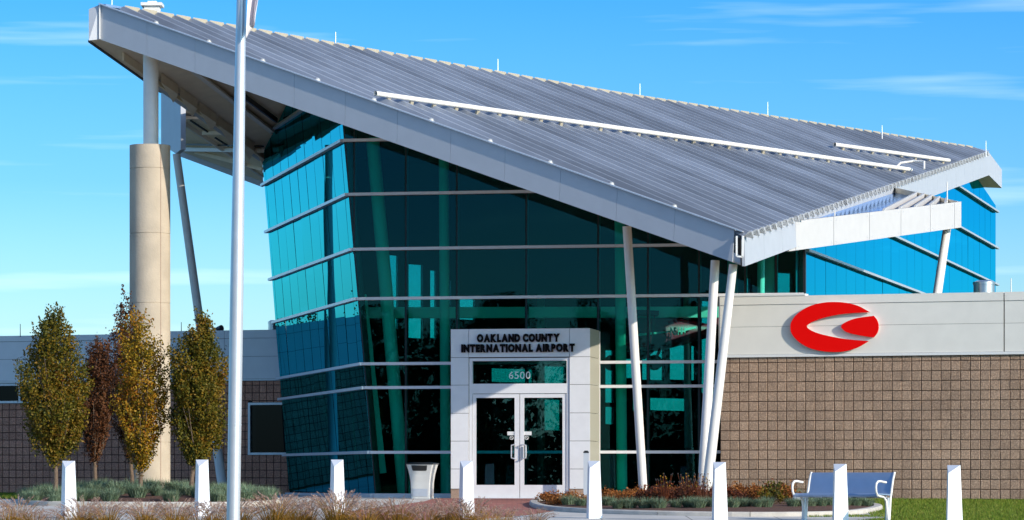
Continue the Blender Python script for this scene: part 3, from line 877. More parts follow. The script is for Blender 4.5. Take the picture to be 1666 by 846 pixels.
rw = thing('right_wing', 'low tan block wing with pale metal band and red emblem, right of the glass hall', 'building', (R0.x, R0.y, 0))
r_u0, r_u1 = wu(R0, RW, 1172), wu(R0, RW, 2150)
R0z = V((R0.x, R0.y, 0))
ZB = 2.965
rf_ = wu(R0, RW, 1672)
wing(rw, R0z, r_u0, r_u1, ZB, 'block_tan', [], lambda c: (c[0] > rf_, -c[0]))
# metal band: cap, two rows of panels, joints, lower flashing
jn = wu(R0, RW, 1634)
for (a, b) in ((r_u0, jn - .012), (jn + .012, r_u1)):
    part('band_panel', MB().prism(wq(R0z, a, b, ZB + .06, 3.60, .03), -WN * .04), 'panel_cream', rw)
    part('band_panel', MB().prism(wq(R0z, a, b, 3.606, 4.06, .03), -WN * .04), 'panel_cream', rw)
    part('band_cap', MB().prism(wq(R0z, a, b, 4.066, 4.24, .045), -WN * .30), 'panel_cream', rw)
part('band_flashing', MB().prism(wq(R0z, r_u0, r_u1, ZB - .0, ZB + .055, .05), -WN * .06), 'white_trim', rw)
part('band_backing', MB().prism(wq(R0z, r_u0, r_u1, ZB, 4.2, -.02), -WN * .2), 'dark_gap', rw)
e0 = R0z + WU * r_u0
part('end_panel', MB().prism([V((e0.x, e0.y, ZB)) + WN * .02, V((e0.x, e0.y, ZB)) - WN * 3, V((e0.x, e0.y, 4.24)) - WN * 3, V((e0.x, e0.y, 4.24)) + WN * .02], -WU * .03), 'panel_cream', rw)
tl0, tl1 = wu(R0, RW, 1186), wu(R0, RW, 1311)
part('window_ledge', MB().prism(wq(R0z, tl0, tl1, 4.242, 4.28, .06), -WN * .3), 'white_trim', rw)
part('wing_roof', MB().prism([R0z + WU * r_u0 - WN * .2, R0z + WU * r_u1 - WN * .2, R0z + WU * r_u1 - WN * 20, R0z + WU * (r_u0 + 6) - WN * 20], (0, 0, .05)), 'roof_pan', rw)
for ch in rw.children:
    if ch.name.startswith('wing_roof'): ch.location.z += 3.95

lw = thing('left_wing', 'low brown block wing with grey metal band, shaded, left of the glass hall', 'building', (L0.x, L0.y, 0))
L0z = V((L0.x, L0.y, 0))
l_u0, l_u1 = wu(L0, LW, -40), wu(L0, LW, 500)
ls = wu(L0, LW, 181)
wz = lambda px, py: LW(px, py).z
W1 = (l_u0, wu(L0, LW, 150), wz(20, 656), wz(20, 624))
W2 = (wu(L0, LW, 404), wu(L0, LW, 492), wz(430, 740), wz(430, 655))
wing(lw, L0z, l_u0, l_u1, ZB, 'block_brown', [W1, W2], lambda c: -c[0])
mid = 3.60
for a, b, up_ in ((l_u0, ls - .01, 0), (ls, wu(L0, LW, 366), .06), (wu(L0, LW, 366) + .01, l_u1, .06)):
    part('band_panel', MB().prism(wq(L0z, a, b, ZB + .06, mid, .03), -WN * .04), 'panel_left', lw)
    part('band_panel', MB().prism(wq(L0z, a, b, mid + .008, 4.08, .03), -WN * .04), 'panel_left', lw)
    part('band_cap', MB().prism(wq(L0z, a, b, 4.088, 4.24 + up_, .045), -WN * .30), 'panel_left', lw)
part('band_flashing', MB().prism(wq(L0z, l_u0, l_u1, ZB - .0, ZB + .055, .05), -WN * .06), 'white_trim', lw)
part('band_backing', MB().prism(wq(L0z, l_u0, l_u1, ZB, 4.2, -.02), -WN * .2), 'dark_gap', lw)
for wn_ in (W1, W2):
    f = MB(); t_ = .06
    for q in (wq(L0z, wn_[0], wn_[1], wn_[3] - t_, wn_[3], .03), wq(L0z, wn_[0], wn_[1], wn_[2], wn_[2] + t_, .035), wq(L0z, wn_[0], wn_[0] + t_, wn_[2] + t_, wn_[3] - t_, .03), wq(L0z, wn_[1] - t_, wn_[1], wn_[2] + t_, wn_[3] - t_, .03)):
        f.prism(q, -WN * .12)
    fo = part('window_frame', f, 'aluminium', lw)
    part('window_pane', MB().prism(wq(L0z, wn_[0] + t_, wn_[1] - t_, wn_[2] + t_, wn_[3] - t_, -.05), -WN * .01), 'glass_dark', fo)
    part('window_room', MB().prism(wq(L0z, wn_[0], wn_[1], wn_[2], wn_[3], -.5), -WN * .05), 'dark_gap', lw)
for i in range(4):
    u_ = W1[0] + (i + .5) * (W1[1] - W1[0]) / 4
    part('window_bar', MB().prism(wq(L0z, u_, u_ + .05, W1[2] + .06, W1[3] - .06, .02), -WN * .05), 'aluminium', lw)
part('wing_roof', MB().prism([L0z + WU * l_u0 - WN * .2 + V((0, 0, 3.95)), L0z + WU * l_u1 - WN * .2 + V((0, 0, 3.95)), L0z + WU * l_u1 - WN * 20 + V((0, 0, 3.95)), L0z + WU * l_u0 - WN * 20 + V((0, 0, 3.95))], (0, 0, .05)), 'roof_pan', lw)
for x, y0, y1, Dd, r_ in ((33, 545, 527, 86, .012), (295, 538, 524, 86, .012)):
    part('lightning_rod', MB().tube(P(x, y0 + 3, Dd), P(x, y1, Dd), r_, r_ * .7, 6), 'black_metal', lw)
part('lightning_rod', MB().tube(P(1645, 475, 68), P(1645, 453, 68), .014, .01, 6), 'white_steel', rw)
def cap_vent(root, px, py0, py1, Dd, r_, label=None):
    a = P(px, py0, Dd); b = P(px, py1, Dd)
    o = part('roof_vent', MB().tube(a, b - V((0, 0, .06)), r_, r_, 24).tube(b - V((0, 0, .10)), b - V((0, 0, .04)), r_ * 1.06, r_ * 1.06, 24).tube(b - V((0, 0, .04)), b, r_ * 1.0, r_ * .55, 24), 'stainless', root, smooth=True)
    return o
cap_vent(rw, 1601, 480, 456, 71, .235)
cap_vent(lw, 444, 545, 521, 88, .13)
v_ = P(354, 540, 87); part('roof_camera', MB().box(v_.x - .12, v_.x - .05, v_.y - .05, v_.y + .05, v_.z - .1, v_.z + .12).tube(v_ + V((0, 0, .07)), v_ + V((.12, -.1, .1)), .07, .09, 12), 'black_metal', lw, smooth=True)
ob_ = RW(1323, 801, .03)
part('outlet_box', MB().prism(wq(R0z, wu(R0, RW, 1321), wu(R0, RW, 1328), ob_.z - .06, ob_.z + .05, .09), -WN * .09), 'white_trim', rw)
part('outlet_plate', MB().prism(wq(R0z, wu(R0, RW, 1317), wu(R0, RW, 1320.6), ob_.z - .06, ob_.z + .04, .06), -WN * .05), 'black_metal', rw)

# ------------------------------------------------------------------ red emblem on the right wing
em = thing('wall_emblem', 'glossy red oval swoosh emblem mounted on the pale metal band of the right wing', 'emblem', tuple(RW(1357, 532, .1)))
def epx(cx, cy, off): return RW(1260 + cx / 6.51, 470 + cy / 6.51, off)
def spline(pts, n=10):
    out = []
    for i in range(len(pts) - 1):
        p0 = pts[max(i - 1, 0)]; p1 = pts[i]; p2 = pts[i + 1]; p3 = pts[min(i + 2, len(pts) - 1)]
        for j in range(n):
            t = j / n; out.append(tuple(.5 * (2 * p1[k_] + (p2[k_] - p0[k_]) * t + (2 * p0[k_] - 5 * p1[k_] + 4 * p2[k_] - p3[k_]) * t * t + (3 * p1[k_] - p0[k_] - 3 * p2[k_] + p3[k_]) * t ** 3) for k_ in (0, 1)))
    out.append(pts[-1]); return out
outer = spline([(1012, 248), (900, 185), (780, 150), (640, 138), (500, 148), (360, 188), (240, 265), (180, 345), (168, 400), (180, 470), (250, 555), (360, 622), (480, 655), (600, 668), (740, 662), (880, 622), (1002, 553)])
inner = spline([(1002, 553), (800, 536), (640, 512), (480, 475), (390, 440), (345, 405), (350, 385), (400, 350), (520, 308), (660, 276), (820, 257), (1012, 248)])
leaf = spline([(1050, 285), (1085, 330), (1102, 395), (1090, 460), (1050, 515)]) + spline([(1050, 515), (900, 492), (770, 460), (715, 420), (706, 398), (720, 375), (780, 340), (880, 308), (1050, 285)])[1:-1]
def strip_shape(name, o_, i_, off, th, material):
    """ring-like shape filled between two matching outlines"""
    n = 80
    def res(pl):
        L = [0]; 
        for i in range(len(pl) - 1): L.append(L[-1] + math.dist(pl[i], pl[i + 1]))
        out = []; j = 0
        for k_ in range(n + 1):
            t = L[-1] * k_ / n
            while j < len(L) - 2 and L[j + 1] < t: j += 1
            f = (t - L[j]) / max(1e-9, L[j + 1] - L[j]); out.append((pl[j][0] + (pl[j + 1][0] - pl[j][0]) * f, pl[j][1] + (pl[j + 1][1] - pl[j][1]) * f))
        return out
    oo, ii = res(o_), res(list(reversed(i_)))
    mb = MB()
    for lay in (off, off - th):
        for p in oo: mb.v.append(tuple(epx(*p, lay)))
        for p in ii: mb.v.append(tuple(epx(*p, lay)))
    m_ = n + 1; 
    for k_ in range(n):
        a, b, c, d = k_, k_ + 1, m_ + k_ + 1, m_ + k_
        mb.f.append((a, b, c, d)); mb.f.append((2 * m_ + a, 2 * m_ + d, 2 * m_ + c, 2 * m_ + b))
        mb.f.append((a, 2 * m_ + a, 2 * m_ + b, b)); mb.f.append((d, c, 2 * m_ + c, 2 * m_ + d))
    mb.m = [0] * len(mb.f)
    return mb
part('emblem_crescent', strip_shape('c', outer, inner, .115, .035, 'red_paint'), 'red_paint', em)
part('emblem_crescent_rim', strip_shape('c', outer, inner, .078, .03, 'white_trim'), 'white_trim', em)
part('emblem_leaf', MB().prism([epx(*p, .115) for p in leaf], -WN * .035), 'red_paint', em)
part('emblem_leaf_rim', MB().prism([epx(*p, .078) for p in leaf], -WN * .03), 'white_trim', em)

# ------------------------------------------------------------------ entrance box
VO = P(845, 768, 67.7); VO.z = 0
ent = thing('entrance_vestibule', 'white panelled entrance box with glass double doors and black airport lettering', 'entrance', tuple(VO))
def vu(px): return (hit(px, 700, VO, FN) - VO).dot(FU)
def vz(py): return EYE + (768 - py) * 67.7 / FPX
def vbox(name, x0, x1, y0, y1, off, th, material, parent=None, label=None):
    u0, u1, z0, z1 = vu(x0), vu(x1), vz(y1), vz(y0)
    p = VO + FU * u0 + FN * off; q = VO + FU * u1 + FN * off
    return part(name, MB().prism([V((p.x, p.y, z0)), V((q.x, q.y, z0)), V((q.x, q.y, z1)), V((p.x, p.y, z1))], -FN * th), material, parent or ent, label=label)
j = .35
rows = [534.5, 581, 626, 672, 717.5, 763, 795.5]
for i in range(len(rows) - 1):
    vbox('cladding_panel', 733.5, 762.5 - j, rows[i] + j, rows[i + 1] - j, 0, .04, 'cladding_white')
    vbox('cladding_panel', 926.5 + j, 959.6, rows[i] + j, rows[i + 1] - j, 0, .04, 'cladding_white')
vbox('header_panel', 762.5 + j, 926.5 - j, 534.5 + j, 581 - j, 0, .04, 'cladding_white')
vbox('panel_backing', 734, 762, 536, 796, -.042, .05, 'dark_gap')
vbox('panel_backing', 927, 959, 536, 796, -.042, .05, 'dark_gap')
vbox('panel_backing', 734, 959, 536, 582, -.042, .05, 'dark_gap')
vbox('pier_base', 733.5, 764, 796.2, 811.5, 0, .30, 'tan_brick')
vbox('pier_base', 925.5, 959.6, 796.2, 811.5, 0, .30, 'tan_brick')
# side walls and lid
for px, sg in ((959.6, 1), (733.5, -1)):
    u0 = vu(px)
    for i in range(len(rows) - 1):
        p = VO + FU * u0 - FN * .045; q = VO + FU * u0 - FN * 1.28
        z0, z1 = vz(rows[i + 1] - j), vz(rows[i] + j)
        part('side_panel', MB().prism([V((p.x, p.y, z0)), V((q.x, q.y, z0)), V((q.x, q.y, z1)), V((p.x, p.y, z1))], -FU * sg * .03), 'side_reflect_tan' if sg > 0 else 'cladding_white', ent)  # right side: glass reflection painted as tan; left side: plain white cladding
pl0, pl1 = VO + FU * vu(734) - FN * .05, VO + FU * vu(959) - FN * .05
lidz = vz(535.5)
part('entrance_roof', MB().prism([V((p.x, p.y, lidz - .03)) for p in (pl0, pl1, pl1 - FN * 1.2, pl0 - FN * 1.2)], (0, 0, .03)), 'cladding_white', ent)
# white corner trim beyond the side face
tr0 = fpt(fu(974.5), .05, .08); part('corner_trim', MB().bar(tr0, V((tr0.x, tr0.y, vz(536))), .07, .08, FN), 'white_trim', ent)
# transom light
fr_ = MB()
def vprism(mb, x0, x1, y0, y1, off, th):
    p = VO + FU * vu(x0) + FN * off; q = VO + FU * vu(x1) + FN * off; z0, z1 = vz(y1), vz(y0)
    mb.prism([V((p.x, p.y, z0)), V((q.x, q.y, z0)), V((q.x, q.y, z1)), V((p.x, p.y, z1))], -FN * th)
for a in ((763, 768, 582.3, 811), (921.5, 926, 582.3, 811), (768, 921.5, 582.3, 587), (768, 921.5, 624, 640)): vprism(fr_, *a, -.03, .12)
fo = part('door_frame', fr_, 'cladding_white', ent)
vbox('transom_pane', 768, 921.5, 587, 624, -.09, .012, 'glass_door', fo)
# two door leaves
def leaf_(x0, x1, gx0, gx1, hx, side):
    mb = MB()
    for a in ((x0, gx0, 640.8, 810.5), (gx1, x1, 640.8, 810.5), (gx0, gx1, 640.8, 647), (gx0, gx1, 789, 810.5)): vprism(mb, *a, -.05, .06)
    o = part('door', mb, 'cladding_white', ent)
    vbox('door_pane', gx0, gx1, 647, 789, -.07, .012, 'glass_door', o)
    hb = MB()
    z0, z1 = vz(746.5), vz(723)
    b0 = VO + FU * vu(hx) + FN * .04; e_ = VO + FU * vu(hx + side * 5.5) + FN * .04
    pts = [V((e_.x, e_.y, z0)) - FN * .07, V((e_.x, e_.y, z0)), V((b0.x, b0.y, z0 + .02)), V((b0.x, b0.y, z0 + .06)), V((b0.x, b0.y, z1 - .06)), V((b0.x, b0.y, z1 - .02)), V((e_.x, e_.y, z1)), V((e_.x, e_.y, z1)) - FN * .07]
    hb.path(pts, .014, 8); part('door_handle', hb, 'aluminium', o, smooth=True)
    vbox('push_bar', gx0 + 1, gx1 - 1, 733.5, 737, -.13, .05, 'aluminium', o)
    sx = gx1 - 12 if side > 0 else gx0
    st = vbox('door_notice', sx, sx + 12, 702, 708, -.065, .003, 'white_trim', o)
    cx = sx + 7 if side > 0 else sx + 4
    c = VO + FU * vu(cx) + FN * -.065; c.z = vz(712.3)
    rg = MB()
    n_ = 20
    for i in range(n_):
        t0, t1 = 2 * pi * i / n_, 2 * pi * (i + 1) / n_
        rg.prism([c + (FU * cos(t) + V((0, 0, 1)) * sin(t)) * r_ for t, r_ in ((t0, .042), (t1, .042), (t1, .032), (t0, .032))], FN * .003)
    rg.bar(c + (FU * -.03 + V((0, 0, .03))), c + (FU * .03 + V((0, 0, -.03))), .009, .003, FN)
    rg.bar(c + (FU * -.022 + V((0, 0, -.004))), c + (FU * .022 + V((0, 0, -.004))), .008, .003, V((0, 0, 1)))
    part('no_smoking_ring', rg, 'white_trim', o)
    tb = MB()
    for r_ in range(2):
        p = VO + FU * vu(sx + 1.3) + FN * -.0615; q = VO + FU * vu(sx + 10.5 - r_ * 2) + FN * -.0615
        z = vz(704 + r_ * 2.2); tb.prism([V((p.x, p.y, z)), V((q.x, q.y, z)), V((q.x, q.y, z + .010)), V((p.x, p.y, z + .010))], -FN * .002)
    part('notice_lines', tb, 'panel_left', o)
    return o
leaf_(768.6, 844.4, 774, 836.5, 832.5, 1)
dr = leaf_(845.4, 921, 852, 914.5, 856, -1)
vbox('door_lock', 847, 850.5, 727, 746, -.045, .01, 'stainless', dr)
vbox('threshold', 768, 921.5, 810.4, 812.3, -.02, .3, 'aluminium')
# lettering
def glyph_mesh(ch, h, bold, depth):
    cu_ = bpy.data.curves.new('letter', 'FONT'); cu_.body = ch; cu_.size = h / .69; cu_.extrude = depth; cu_.offset = bold; cu_.resolution_u = 3
    o = bpy.data.objects.new('tmp', cu_); COL.objects.link(o)
    dg = bpy.context.evaluated_depsgraph_get(); me = bpy.data.meshes.new_from_object(o.evaluated_get(dg))
    bpy.data.objects.remove(o); bpy.data.curves.remove(cu_); me.name = 'letter'
    return me
GL = {}
def lettering(text, x0, x1, ybase, h_px, material, parent, off, bold, depth, sc=67.7 / FPX, xs=1.0, name='letter', gap=.11):
    h = h_px * sc; items = []; x = 0
    for ch in text:
        if ch == ' ': x += h * .42; continue
        key = (ch, round(h, 3), bold)
        if key not in GL: GL[key] = glyph_mesh(ch, h, bold * h, depth)
        me = GL[key]; a = min(v.co.x for v in me.vertices); b = max(v.co.x for v in me.vertices)
        items.append((me, x - a)); x += (b - a) + h * gap
    tot = x - h * gap
    U0, U1 = vu(x0), vu(x1); s_ = (U1 - U0) / tot
    for me, dx in items:
        if not me.materials: me.materials.append(MATS[material])
        o = bpy.data.objects.new(name, me); COL.objects.link(o); o.parent = parent
        p = VO + FU * (U0 + dx * s_) + FN * off; p.z = vz(ybase)
        o.location = p - WO[parent.name]; o.rotation_euler = (R(90), 0, -A); o.scale = (s_, 1, 1)
lettering('OAKLAND COUNTY', 776.5, 911, 555.4, 11.2, 'letter_black', ent, .035, .10, .02)
lettering('INTERNATIONAL AIRPORT', 751, 935.5, 571.8, 11.2, 'letter_black', ent, .035, .10, .02)
lettering('6500', 827, 862, 616, 11.6, 'white_trim', ent, -.078, .0, .002, name='number_digit', gap=.16)

# ------------------------------------------------------------------ card post by the entrance
kp = P(953.5, 768, 67.0); cpz = EYE + (768 - 737) * 67 / FPX
cpst = thing('card_reader_post', 'slim grey post with rounded black cap at the right corner of the entrance', 'post', (kp.x, kp.y, G(kp.y)))
part('post_body', MB().box(kp.x - .055, kp.x + .055, kp.y - .05, kp.y + .05, G(kp.y), cpz), 'aluminium', cpst)
part('post_cap', MB().prism([(kp.x - .06 + .0, kp.y - .055, cpz), (kp.x + .06, kp.y - .055, cpz), (kp.x + .055, kp.y - .055, cpz + .025), (kp.x + .03, kp.y - .055, cpz + .05), (kp.x - .03, kp.y - .055, cpz + .05), (kp.x - .055, kp.y - .055, cpz + .025)], (0, .11, 0)), 'black_metal', cpst)

# ------------------------------------------------------------------ litter bin
bn = P(687, 768, 67.2); bz0 = G(bn.y)
binr = thing('litter_bin', 'pale grey flared litter bin with black lid, standing left of the entrance', 'bin', (bn.x, bn.y, bz0), rz=-A)
prof = [(0, .205), (.18, .205), (.35, .212), (.5, .232), (.62, .258), (.72, .285)]
bm_ = MB(); k_ = 0; rings = []
for z, r_ in prof:
    rings.append(len(bm_.v)); rr = r_ - .02
    bm_.v += [(-r_, -rr, z), (-rr, -r_, z), (rr, -r_, z), (r_, -rr, z), (r_, rr, z), (rr, r_, z), (-rr, r_, z), (-r_, rr, z)]
for i in range(len(rings) - 1):
    for q in range(8):
        q2 = (q + 1) % 8; bm_.f.append((rings[i] + q, rings[i] + q2, rings[i + 1] + q2, rings[i + 1] + q)); bm_.m.append(0)
bm_.f.append(tuple(range(rings[0] + 7, rings[0] - 1, -1))); bm_.m.append(0)
part('bin_body', bm_, 'bin_grey', binr, world=False)
ld = MB(); 
for (z0, r0_), (z1, r1_) in (((.72, .297), (.745, .297)), ((.745, .297), (.765, .20))):
    ld.v += [(-r0_, -r0_, z0), (r0_, -r0_, z0), (r0_, r0_, z0), (-r0_, r0_, z0), (-r1_, -r1_, z1), (r1_, -r1_, z1), (r1_, r1_, z1), (-r1_, r1_, z1)]
    b_ = len(ld.v) - 8; ld.f += [(b_, b_ + 1, b_ + 5, b_ + 4), (b_ + 1, b_ + 2, b_ + 6, b_ + 5), (b_ + 2, b_ + 3, b_ + 7, b_ + 6), (b_ + 3, b_, b_ + 4, b_ + 7), (b_ + 3, b_ + 2, b_ + 1, b_), (b_ + 4, b_ + 5, b_ + 6, b_ + 7)]; ld.m += [0] * 6
part('bin_lid', ld, 'black_metal', binr, world=False)
part('bin_opening', MB().prism([(-.175, -.288, .70), (.165, -.288, .70), (.15, -.262, .60), (.13, -.259, .588), (-.13, -.259, .588), (-.155, -.262, .60)], (0, .03, 0)), 'black_metal', binr, world=False)
part('bin_panel', MB().box(-.16, .16, -.212, -.19, .05, .21), 'aluminium', binr, world=False)
part('bin_side_panel', MB().box(.19, .211, -.15, .15, .05, .21), 'aluminium', binr, world=False)

# ------------------------------------------------------------------ biplane hanging in the hall
pl = thing('biplane', 'dark red vintage biplane with white registration, hanging inside the glass hall', 'aircraft', tuple(P(1080, 545, 71.2)))
def pp(px, py, d=0): return P(px, py, 71.2 + d)
fus = []
for (x, yt, yb, wd) in ((1003, 548, 570, .20), (1012, 535, 580, .45), (1035, 523, 578, .55), (1060, 518, 572, .55), (1090, 517, 566, .42), (1120, 520, 558, .28), (1150, 527, 550, .14), (1175, 533, 544, .05)):
    fus.append((x, yt, yb, wd))
fm = MB(); n_ = 16
for x, yt, yb, wd in fus:
    c = pp(x, (yt + yb) / 2); hh = (yb - yt) / 2 * 73 / FPX
    for i in range(n_):
        an = 2 * pi * i / n_; fm.v.append((c.x, c.y + wd * (abs(cos(an)) ** .7) * (1 if cos(an) > 0 else -1), c.z + hh * (abs(sin(an)) ** .7) * (1 if sin(an) > 0 else -1)))
for i in range(len(fus) - 1):
    for q in range(n_):
        q2 = (q + 1) % n_; fm.f.append((i * n_ + q, i * n_ + q2, (i + 1) * n_ + q2, (i + 1) * n_ + q)); fm.m.append(0)
fm.f.append(tuple(range(n_ - 1, -1, -1))); fm.m.append(0); fm.f.append(tuple(range((len(fus) - 1) * n_, len(fus) * n_))); fm.m.append(0)
part('fuselage', fm, 'biplane_red', pl, smooth=True)
for (x0, x1, y) in ((1020, 1068, 515), (1014, 1060, 574)):
    a = pp(x0, y); b = pp(x1, y); c_ = (b.x - a.x)
    part('wing', MB().prism([(a.x, a.y - 1.4, a.z + .0), (b.x, b.y - 1.2, b.z - .02), (b.x, b.y + 3.6, b.z - .02), (a.x, a.y + 3.6, a.z)], (0, 0, .09)), 'biplane_red', pl)
for dy in (-1.0, 2.2):
    for x in (1028, 1056): part('wing_strut', MB().bar(pp(x, 572, dy * 0) + V((0, dy, 0)), pp(x + 6, 516) + V((0, dy, 0)), .05, .03), 'biplane_red', pl)
tf = pp(1160, 535); part('tail_fin', MB().prism([pp(1150, 530), pp(1176, 536), pp(1184, 505), pp(1172, 496), pp(1160, 505)], (0, .05, 0)), 'biplane_red', pl)
part('tailplane', MB().prism([tf + V((-.05, -1.2, 0)), tf + V((.4, -1.2, 0)), tf + V((.4, 1.2, 0)), tf + V((-.05, 1.2, 0))], (0, 0, .05)), 'biplane_red', pl)
part('cheat_line', MB().prism([pp(1035, 543, -.64), pp(1092, 538, -.62), pp(1092, 540.5, -.62), pp(1035, 547, -.64)], (0, .05, 0)), 'biplane_white', pl)
part('cheat_line', MB().prism([pp(1113, 535, -.50), pp(1132, 531, -.45), pp(1132, 534, -.45), pp(1113, 539, -.50)], (0, .05, 0)), 'biplane_white', pl)
for dx, dy in ((993, -.6), (1062, -.9)):
    c = pp(dx, 592) + V((0, dy, 0))
    wh = part('wheel', MB().tube(c - V((0, .07, 0)), c + V((0, .07, 0)), .17, .17, 20), 'rubber', pl, smooth=True)
    part('gear_leg', MB().bar(c, pp(dx + 12, 565) + V((0, dy * .5, 0)), .05, .05), 'biplane_red', pl)
part('propeller', MB().bar(pp(1000, 530, -.3), pp(1000, 590, .3), .03, .12), 'black_metal', pl)
px_ = 1090
for ch in 'N5HH':
    me = glyph_mesh(ch, .155, .008, .004); me.materials.append(MATS['biplane_white'])
    o = bpy.data.objects.new('registration_letter', me); COL.objects.link(o); o.parent = pl
    a = pp(px_, 544.5, -.66); o.location = a - WO[pl.name]; o.rotation_euler = (R(90), 0, 0); px_ += 6.1
    o.scale = (.62, 1, 1)

# ------------------------------------------------------------------ flagpole
fpD = 40.0
fb = P(379.5, 846, fpD); ftop = P(392.5, 0, fpD); dirp = (ftop - fb).normalized()
base = fb - dirp * ((fb.z - G(fpD)) / dirp.z)
fpole = thing('flagpole', 'tall tapered brushed silver flagpole in the foreground, slightly leaning', 'flagpole', tuple(base))
sc_ = fpD / FPX
def at_y(py): t = (EYE + (768 - py) * sc_ - base.z) / dirp.z; return base + dirp * t
mbp = MB().tube(base, at_y(690.5), 11.2 * sc_, 10.9 * sc_, 40).tube(at_y(690), at_y(470), 10.9 * sc_, 10.9 * sc_, 40)
mbp.tube(at_y(470), at_y(-330), 10.9 * sc_, 5.5 * sc_, 40)
part('pole_shaft', mbp, 'aluminium', fpole, smooth=True)
part('pole_joint', MB().tube(at_y(692), at_y(690), 11.4 * sc_, 11.4 * sc_, 40), 'aluminium', fpole, smooth=True)
part('base_collar', MB().tube(base - V((0, 0, .02)), base + V((0, 0, .08)), .16, .13, 32), 'aluminium', fpole, smooth=True)
tp = at_y(-330); bs = MB()
for i in range(6):
    a0 = pi * i / 6 - pi / 2; a1 = pi * (i + 1) / 6 - pi / 2
    bs.tube(tp + V((0, 0, .09 + .08 * sin(a0))), tp + V((0, 0, .09 + .08 * sin(a1))), max(.002, .08 * cos(a0)), max(.002, .08 * cos(a1)), 16, caps=False)
part('ball_finial', bs, 'brass', fpole, smooth=True)
# limp flag, only its hanging corner reaches into the frame
flag = MB(); nu, nv = 14, 26
for i in range(nu + 1):
    for j_ in range(nv + 1):
        s = i / nu; t = j_ / nv
        py = -250 + t * (305 + 10 * sin(s * 9)) - (0 if s < .55 else (s - .55) * 110 * t)
        px = 400 + s * (17 + 75 * (1 - t) ** 1.2) + 3 * sin(s * 8 + t * 3)
        p = P(px, py, fpD - .1); p.y += .05 * sin(s * 11 + t * 2.5); flag.v.append(tuple(p))
for i in range(nu):
    for j_ in range(nv):
        a = i * (nv + 1) + j_; flag.f.append((a, a + 1, a + nv + 2, a + nv + 1)); flag.m.append(0)
fo_ = part('flag', flag, 'cloth_white', None, smooth=True); tag(fo_, 'limp white flag hanging beside the top of the silver pole', 'flag')
sm = fo_.modifiers.new('thickness', 'SOLIDIFY'); sm.thickness = .006

# ------------------------------------------------------------------ bollards
BLB = [(110, 750, 828, 96.0, -8, 31), (327, 748, 828, 94, -11, 29), (547, 748, 832, 93.5, -12, 28), (757, 750, 836, 95.5, -15, 28), (964, 750, 843, 96.2, -23, 26), (1168, 752, 847, 99, -26, 27), (1364, 755, 852, 102.5, -30, 27), (1549, 757, 856, 105, -33, 27)]
BLL = ['white tapered bollard furthest left, before the leftmost tree', 'white tapered bollard between the concrete column and the flagpole', 'white tapered bollard in front of the leaning left glass wall',
       'white tapered bollard in front of the left pier of the entrance', 'white tapered bollard just right of the entrance doors', 'white tapered bollard beside the foot of the paired slanted columns',
       'white tapered bollard standing in front of the blue bench', 'white tapered bollard on the lawn, right of the bench']
def bollard_mesh():
    H = .97; Rb_, Rt_, drop = .172, .128, .125
    ang = [-90, 30, 150]        # front arris faces -Y
    mb = MB()
    bot = [(Rb_ * cos(R(a)), Rb_ * sin(R(a)), -.12) for a in ang]
    top = [(Rt_ * cos(R(a)), Rt_ * sin(R(a)), H) for a in ang]
    f = drop / H; top[0] = (top[0][0], top[0][1], H - drop)
    mb.v = bot + top; mb.f = [(0, 1, 4, 3), (1, 2, 5, 4), (2, 0, 3, 5), (2, 1, 0)]; mb.m = [0] * 4
    cp = MB(); cp.v = [tuple(V(p)) for p in top] + [tuple(V(p) - V((0, 0, .01))) for p in top]
    cp.f = [(0, 1, 2), (5, 4, 3), (0, 3, 4, 1), (1, 4, 5, 2), (2, 5, 3, 0)]; cp.m = [0] * 5
    for m_ in (cp,):
        m_.v = [(x * 1.01, y * 1.01, z + .003) for x, y, z in m_.v]
    return mb.mesh('bollard_body', 'bollard_white'), cp.mesh('bollard_cap', 'bollard_white')
BM, CM = bollard_mesh()
for (px, yt, yb, s, phi, wd), lab in zip(BLB, BLL):
    D = FPX / s; x = (px - 833) / s
    t = thing('bollard', lab, 'bollard', (x, D, G(D)), rz=R(phi), group='bollards in a row before the building')
    k_ = ((768 - yt) / s + EYE - G(D)) / .97
    for nm, me in (('bollard_body', BM), ('bollard_cap', CM)):
        o = bpy.data.objects.new(nm, me); COL.objects.link(o); o.parent = t; o.scale = (1, 1, k_)

# ------------------------------------------------------------------ bench
bD = 52.6
bp_ = P(1372, 768, bD)
bench = thing('park_bench', 'blue-grey metal bench with white looped armrests behind a bollard on the right', 'bench', (bp_.x, bp_.y, G(bD)), rz=R(-38))
# local: x along the seat, y to the rear, front towards -y
L = 1.62
def bench_part(name, mb, m_, smooth=False): return part(name, mb, m_, bench, world=False, smooth=smooth)
def sheet(profile, x0, x1, th):
    """profile: (y, z) points swept along x, th thick"""
    mb = MB(); n = len(profile)
    for x in (x0, x1):
        for i, (y, z) in enumerate(profile):
            a = profile[max(i - 1, 0)]; b = profile[min(i + 1, n - 1)]; d = V((b[0] - a[0], b[1] - a[1])).normalized(); nn = V((-d.y, d.x))
            mb.v += [(x, y + nn.x * th / 2, z + nn.y * th / 2), (x, y - nn.x * th / 2, z - nn.y * th / 2)]
    o = 2 * n
    for i in range(n - 1):
        a = 2 * i; mb.f += [(a, a + 2, o + a + 2, o + a), (a + 1, o + a + 1, o + a + 3, a + 3), (a, a + 1, a + 3, a + 2), (o + a, o + a + 2, o + a + 3, o + a + 1)]; mb.m += [0] * 4
    mb.f += [(0, o, o + 1, 1), (2 * n - 2, 2 * n - 1, o + 2 * n - 1, o + 2 * n - 2)]; mb.m += [0] * 2
    return mb
seat_p = [(-.25, .405), (-.262, .425), (-.25, .445), (-.15, .450), (0, .442), (.12, .435), (.18, .445)]
back_p = [(.165, .445), (.195, .50), (.215, .58), (.24, .68), (.275, .78), (.29, .795)]
